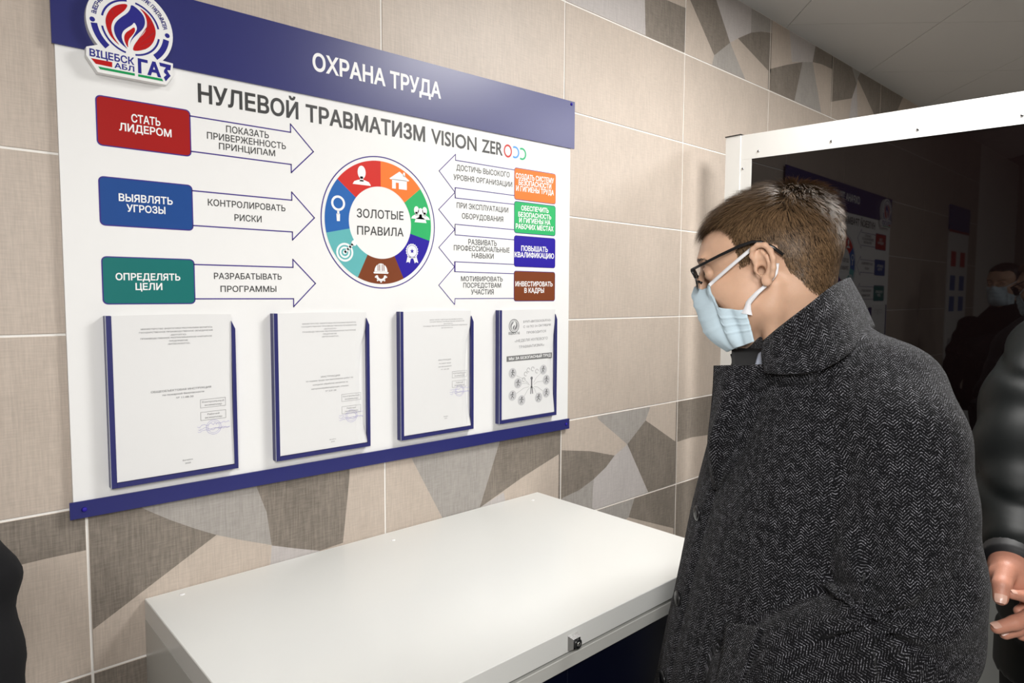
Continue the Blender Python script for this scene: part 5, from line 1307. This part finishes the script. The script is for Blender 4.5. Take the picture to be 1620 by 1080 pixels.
# ---- man in the black quilted jacket at the right edge, hands clasped in front of him
V2 = np.array((1.5195, -1.2129, 1.4141)); V2[2] = 0
vis = empty('person', tuple(V2), 'man at the right edge in a black quilted jacket, fingers of both hands touching', 'person')
F2 = az(-112); L2 = np.array([-F2[1], F2[0], 0.0])
def loc2(P): q = P-V2; return np.stack([q@F2, q@L2, q[:, 2]], 1)
def unloc2(Q): return V2+Q[:, :1]*F2+Q[:, 1:2]*L2+Q[:, 2:]*ZB
def W2(p): return loc2(np.array([p], float))[0]
S2 = [W2((1.3655, -1.1084, 1.4642)), W2((1.2555, -1.0971, 1.3792)), W2((1.1738, -1.0975, 1.3010)), W2((1.0968, -1.1148, 1.2336)), W2((1.0117, -1.1295, 1.1886))]
R2 = [.078, .072, .066, .058, .050]
S2r = [S2[0]*np.array([1, -1, 1]), np.array([S2[0][0]+.02, -S2[0][1]+.04, 1.22]), W2((1.4381, -1.2773, 1.0844)), W2((1.2103, -1.2306, 1.1018)), W2((1.0757, -1.2016, 1.1127))]
def jacket_sdf(Q):
    z = Q[:, 2]
    a = np.interp(z, [.80, .95, 1.15, 1.35, 1.45, 1.52, 1.56], [.15, .15, .145, .135, .115, .085, .07]); b_ = np.interp(z, [.80, .95, 1.15, 1.35, 1.42, 1.48, 1.52, 1.56], [.20, .20, .20, .21, .18, .12, .08, .065])
    d = ((np.abs(Q[:, 0]/a)**2.3+np.abs(Q[:, 1]/b_)**2.3)**(1/2.3)-1)*np.minimum(a, b_)*.9
    d = np.maximum(d, np.maximum(z-1.56, .80-z))
    qu = -.006*np.exp(-((np.mod(z, .12)-.06)/.009)**2)
    s = smin(chain(Q, S2, R2, .03), chain(Q, S2r, R2, .03), .01)
    zz_ = np.mod(z-1.02+Q[:, 0]*.25, .135)-.0675; q2 = -.0060*np.exp(-(zz_/.009)**2)+.0055*np.sin(z*60+Q[:, 0]*45+2*np.sin(z*23))*np.exp(-((z-1.12)/.12)**2)
    return smin(d-qu, s-q2, .02)
Vj, Fj = sdf_mesh(jacket_sdf, (-.40, -.45, .78), (.56, .50, 1.60), .0068); fast_mesh('jacket', unloc2(laplace(Vj, Fj, 1)), Fj, M['puffer'], vis)
def cuff(p0, p1, r, parent):
    b = MB(); p0 = np.array(p0, float); p1 = np.array(p1, float); ts = np.linspace(0, 1, 7); b.tube([p0+(p1-p0)*t for t in ts], [r*(.96+.05*math.sin(math.pi*t)) for t in ts], 26); return b.build('cuff', M['lining'], parent, True)
cuff((1.0113, -1.1285, 1.1943), (0.9666, -1.1303, 1.1737), .0375, vis)
cuff((1.0785, -1.2042, 1.1128), (1.0473, -1.1893, 1.1124), .0375, vis)
handA = [([(0.9985, -1.1299, 1.1999), (0.9672, -1.1309, 1.1737), (0.9618, -1.1342, 1.1582)], [.026, .027, .026]),
         ([(0.9683, -1.1326, 1.1654), (0.9887, -1.1464, 1.1447)], [.027, .025]),
         ([(0.9448, -1.1308, 1.1733), (0.9212, -1.1309, 1.1595), (0.9107, -1.1323, 1.1437)], [.0150, .0118, .0098]),
         ([(0.9474, -1.1231, 1.1654), (0.9515, -1.1179, 1.1588)], [.016, .012]),
         ([(0.9785, -1.1437, 1.1468), (0.9889, -1.1544, 1.1330), (0.9793, -1.1538, 1.1185), (0.9620, -1.1452, 1.1134)], [.0110, .0095, .0088, .0075]),
         ([(0.9989, -1.1494, 1.1398), (1.0160, -1.1622, 1.1254), (1.0063, -1.1630, 1.1094), (0.9863, -1.1548, 1.1032)], [.0112, .0096, .0088, .0076]),
         ([(1.0231, -1.1514, 1.1362), (1.0419, -1.1673, 1.1212), (1.0336, -1.1694, 1.1048), (1.0152, -1.1614, 1.0962)], [.0106, .0090, .0083, .0072]),
         ([(1.0410, -1.1514, 1.1379), (1.0614, -1.1671, 1.1251), (1.0573, -1.1715, 1.1100), (1.0383, -1.1657, 1.1021)], [.0094, .0080, .0072, .0064])]
handB = [([(1.0749, -1.2074, 1.1169), (1.0433, -1.1884, 1.1124), (1.0191, -1.1772, 1.1122)], [.024, .026, .027]),
         ([(1.0158, -1.1803, 1.1192), (1.0016, -1.1684, 1.1070)], [.027, .024]),
         ([(0.9922, -1.1800, 1.1388), (0.9606, -1.1681, 1.1463), (0.9391, -1.1553, 1.1457), (0.9192, -1.1435, 1.1505)], [.0115, .0096, .0084, .0068]),
         ([(0.9825, -1.1732, 1.1168), (0.9544, -1.1613, 1.1142), (0.9329, -1.1465, 1.1056), (0.9133, -1.1293, 1.0983)], [.0120, .0108, .0100, .0084]),
         ([(0.9907, -1.1726, 1.1007), (0.9661, -1.1600, 1.0966), (0.9496, -1.1456, 1.0892), (0.9395, -1.1344, 1.0818)], [.0112, .0098, .0088, .0076]),
         ([(1.0075, -1.1758, 1.0848), (0.9891, -1.1667, 1.0761), (0.9749, -1.1566, 1.0733), (0.9631, -1.1496, 1.0766)], [.0098, .0084, .0074, .0064]),
         ([(1.0066, -1.1836, 1.1394), (0.9852, -1.1759, 1.1583), (0.9699, -1.1677, 1.1694)], [.0140, .0112, .0092])]
N2 = W2((1.5072, -1.1523, 1.6567))
H2O = unloc2(np.array([[.035, 0, 1.635]]))[0]; H2R = head_frame(-112, 10)
NECK = [tuple(((unloc2(np.array([[.0, 0, 1.47]]))[0]-H2O)@H2R.T)), tuple(((unloc2(np.array([[.035, 0, 1.47]]))[0]-H2O)@H2R.T))]
Vb, Fb = make_head(vis, H2O, H2R, .0040, M['skin'])
fast_mesh('body', Vb@H2R+H2O, Fb, M['skin'], vis)
cap_obj(vis, .0045, M['hair2'], lambda V: V@H2R+H2O)
make_mask(vis, lambda V: np.atleast_2d(V)@H2R+H2O, M['mask'])
for pts in (handA, handB):
    V_, F_ = hand_obj('hand', vis, pts); ho = fast_mesh('hand', V_, F_, M['skin_hand'], vis)
    tips = {0: [(2, (-1, 0))], 1: [(2, (-1, 0)), (3, (-1, 0)), (4, (-1, 0))]}[0 if pts is handA else 1]
    for ci, _ in tips:
        ch, rs = pts[ci]; a = np.array(ch[-2]); c = np.array(ch[-1]); ax = (c-a)/np.linalg.norm(c-a); view = np.array([-.22345, -1.34439, 1.56773])-c; view /= np.linalg.norm(view)
        up = view if pts is handA else (view*.5+ZB); up = up-ax*(up@ax); up /= np.linalg.norm(up); sd = np.cross(ax, up); r_ = rs[-1]
        vs = []; fs = []
        for i in range(7):
            for j in range(7):
                u = (i/6-.5)*2; v = j/6; wv = .78*(1-.25*(2*v-1)**4) if v > .5 else .78
                th = u*wv; vs.append(c+ax*(-.35+1.25*v)*r_+(up*math.cos(th)+sd*math.sin(th))*r_*(1.07-.28*max(0, v-.55)**1.0))
        for i in range(6):
            for j in range(6): fs.append((i*7+j, (i+1)*7+j, (i+1)*7+j+1, i*7+j+1))
        n_ = np.cross(vs[7]-vs[0], vs[1]-vs[0]); 
        if n_@up < 0: fs = [f_[::-1] for f_ in fs]
        nb_ = MB(); nb_.add(vs, fs); no = nb_.build('fingernail', M['nail'], ho, True)
def lower_body(parent, unl, zt_=.84, kneez=.48, h=.016):
    def lg(Q):
        A = Q.copy(); A[:, 1] = np.abs(A[:, 1])
        return smin(chain(A, [(.0, .095, .84), (.01, .100, .48), (-.01, .105, .07)], [.098, .075, .058], .02), ell(Q, (0, 0, .88), (.13, .17, .10)), .04)
    V_, F_ = sdf_mesh(lg, (-.18, -.24, .02), (.20, .24, 1.0), h); fast_mesh('trousers', unl(laplace(V_, F_, 1)), F_, M['trouser'], parent)
    for s in (1, -1):
        V_, F_ = sdf_mesh(lambda Q: np.maximum(smin(ell(Q, (.075, .105*s, .035), (.115, .048, .040)), ell(Q, (-.03, .105*s, .05), (.06, .042, .06)), .02), -Q[:, 2]), (-.12, .105*s-.07, -.008), (.22, .105*s+.07, .13), .010)
        fast_mesh('shoe', unl(V_), F_, M['shoe'], parent)
lower_body(vis, unloc2)
# ---- visitor at the left edge, mostly out of the frame; mirrored in the dark panel
V3 = np.array([-.60, -.44, 0.0]); F3 = az(75); L3 = np.array([-F3[1], F3[0], 0.0])
v3 = empty('person', tuple(V3), 'person in a black coat cut off by the left edge of the photo', 'person')
def unloc3(Q): Q = np.atleast_2d(Q); return V3+Q[:, :1]*F3+Q[:, 1:2]*L3+Q[:, 2:]*ZB
def W3(p): q = np.array(p, float)-V3; return np.array([q@F3, q@L3, q[2]])
A3 = [np.array([.0, -.19, 1.40]), W3((-0.2096, -0.3633, 1.3021)), W3((-0.1890, -0.4345, 1.2485)), W3((-0.1935, -0.4479, 1.2051)), W3((-0.1907, -0.4773, 1.1348))]
A3l = [np.array([.0, .19, 1.40]), np.array([.0, .25, 1.25]), np.array([.02, .27, 1.10]), np.array([.10, .24, .98]), np.array([.18, .19, .92])]
def coat3(Q):
    z = Q[:, 2]
    a = np.interp(z, [.60, .95, 1.15, 1.35, 1.45, 1.52, 1.56], [.17, .15, .14, .13, .11, .08, .065]); b_ = np.interp(z, [.60, .95, 1.15, 1.35, 1.42, 1.48, 1.52, 1.56], [.22, .20, .19, .20, .17, .12, .08, .065])
    d = ((np.abs(Q[:, 0]/a)**2.3+np.abs(Q[:, 1]/b_)**2.3)**(1/2.3)-1)*np.minimum(a, b_)*.9
    d = np.maximum(d, np.maximum(z-1.56, .60-z))
    s = smin(chain(Q, A3, [.060, .050, .050, .050, .055], .012), chain(Q, A3l, [.065, .058, .055, .05, .045], .02), .01)
    return smin(d, s-.004*np.sin(z*75+Q[:, 0]*30), .02)
Vj, Fj = sdf_mesh(coat3, (-.32, -.50, .58), (.50, .42, 1.60), .011); fast_mesh('coat', unloc3(laplace(Vj, Fj, 1)), Fj, M['trouser'], v3)
H3O = unloc3(np.array([[.035, 0, 1.64]]))[0]; H3R = head_frame(75, 5)
NECK = [tuple(((unloc3(np.array([[.0, 0, 1.47]]))[0]-H3O)@H3R.T)), tuple(((unloc3(np.array([[.035, 0, 1.47]]))[0]-H3O)@H3R.T))]
Vb, Fb = make_head(v3, H3O, H3R, .0040, M['skin'])
fast_mesh('body', Vb@H3R+H3O, Fb, M['skin'], v3)
cap_obj(v3, .0045, M['hair2'], lambda V: np.atleast_2d(V)@H3R+H3O)
make_mask(v3, lambda V: np.atleast_2d(V)@H3R+H3O, M['mask'])
for hp, dr, sg in ((A3[-1], np.array([.02, .0, -1.0]), 1), (A3l[-1], np.array([.8, -.4, -.45]), -1)):
    hp = np.array(hp); dr = dr/np.linalg.norm(dr); sd = np.cross(dr, [1, 0, 0.2]); sd /= np.linalg.norm(sd); nn = np.cross(sd, dr)
    pts = [([unloc3(hp-dr*.03)[0], unloc3(hp+dr*.03)[0]], [.026, .027])]
    for i, (o_, l_) in enumerate(((-.030, .062), (-.010, .074), (.010, .070), (.029, .056))):
        p0 = hp+dr*.030+sd*o_*.8; p1 = hp+dr*.090+sd*o_; p2 = p1+dr*l_*.5+nn*.010; p3 = p2+dr*l_*.4+nn*.022
        pts.append(([unloc3(q)[0] for q in (p0, p1, p2, p3)], [.014, .0100, .0088, .0074]))
    q0 = hp+dr*.03-sd*.03; pts.append(([unloc3(q)[0] for q in (q0, q0+dr*.03-sd*.025+nn*.01, q0+dr*.06-sd*.035+nn*.018)], [.014, .0115, .0090]))
    V_, F_ = hand_obj('hand', v3, pts, h=.0035); fast_mesh('hand', V_, F_, M['skin_hand'], v3)
lower_body(v3, unloc3)
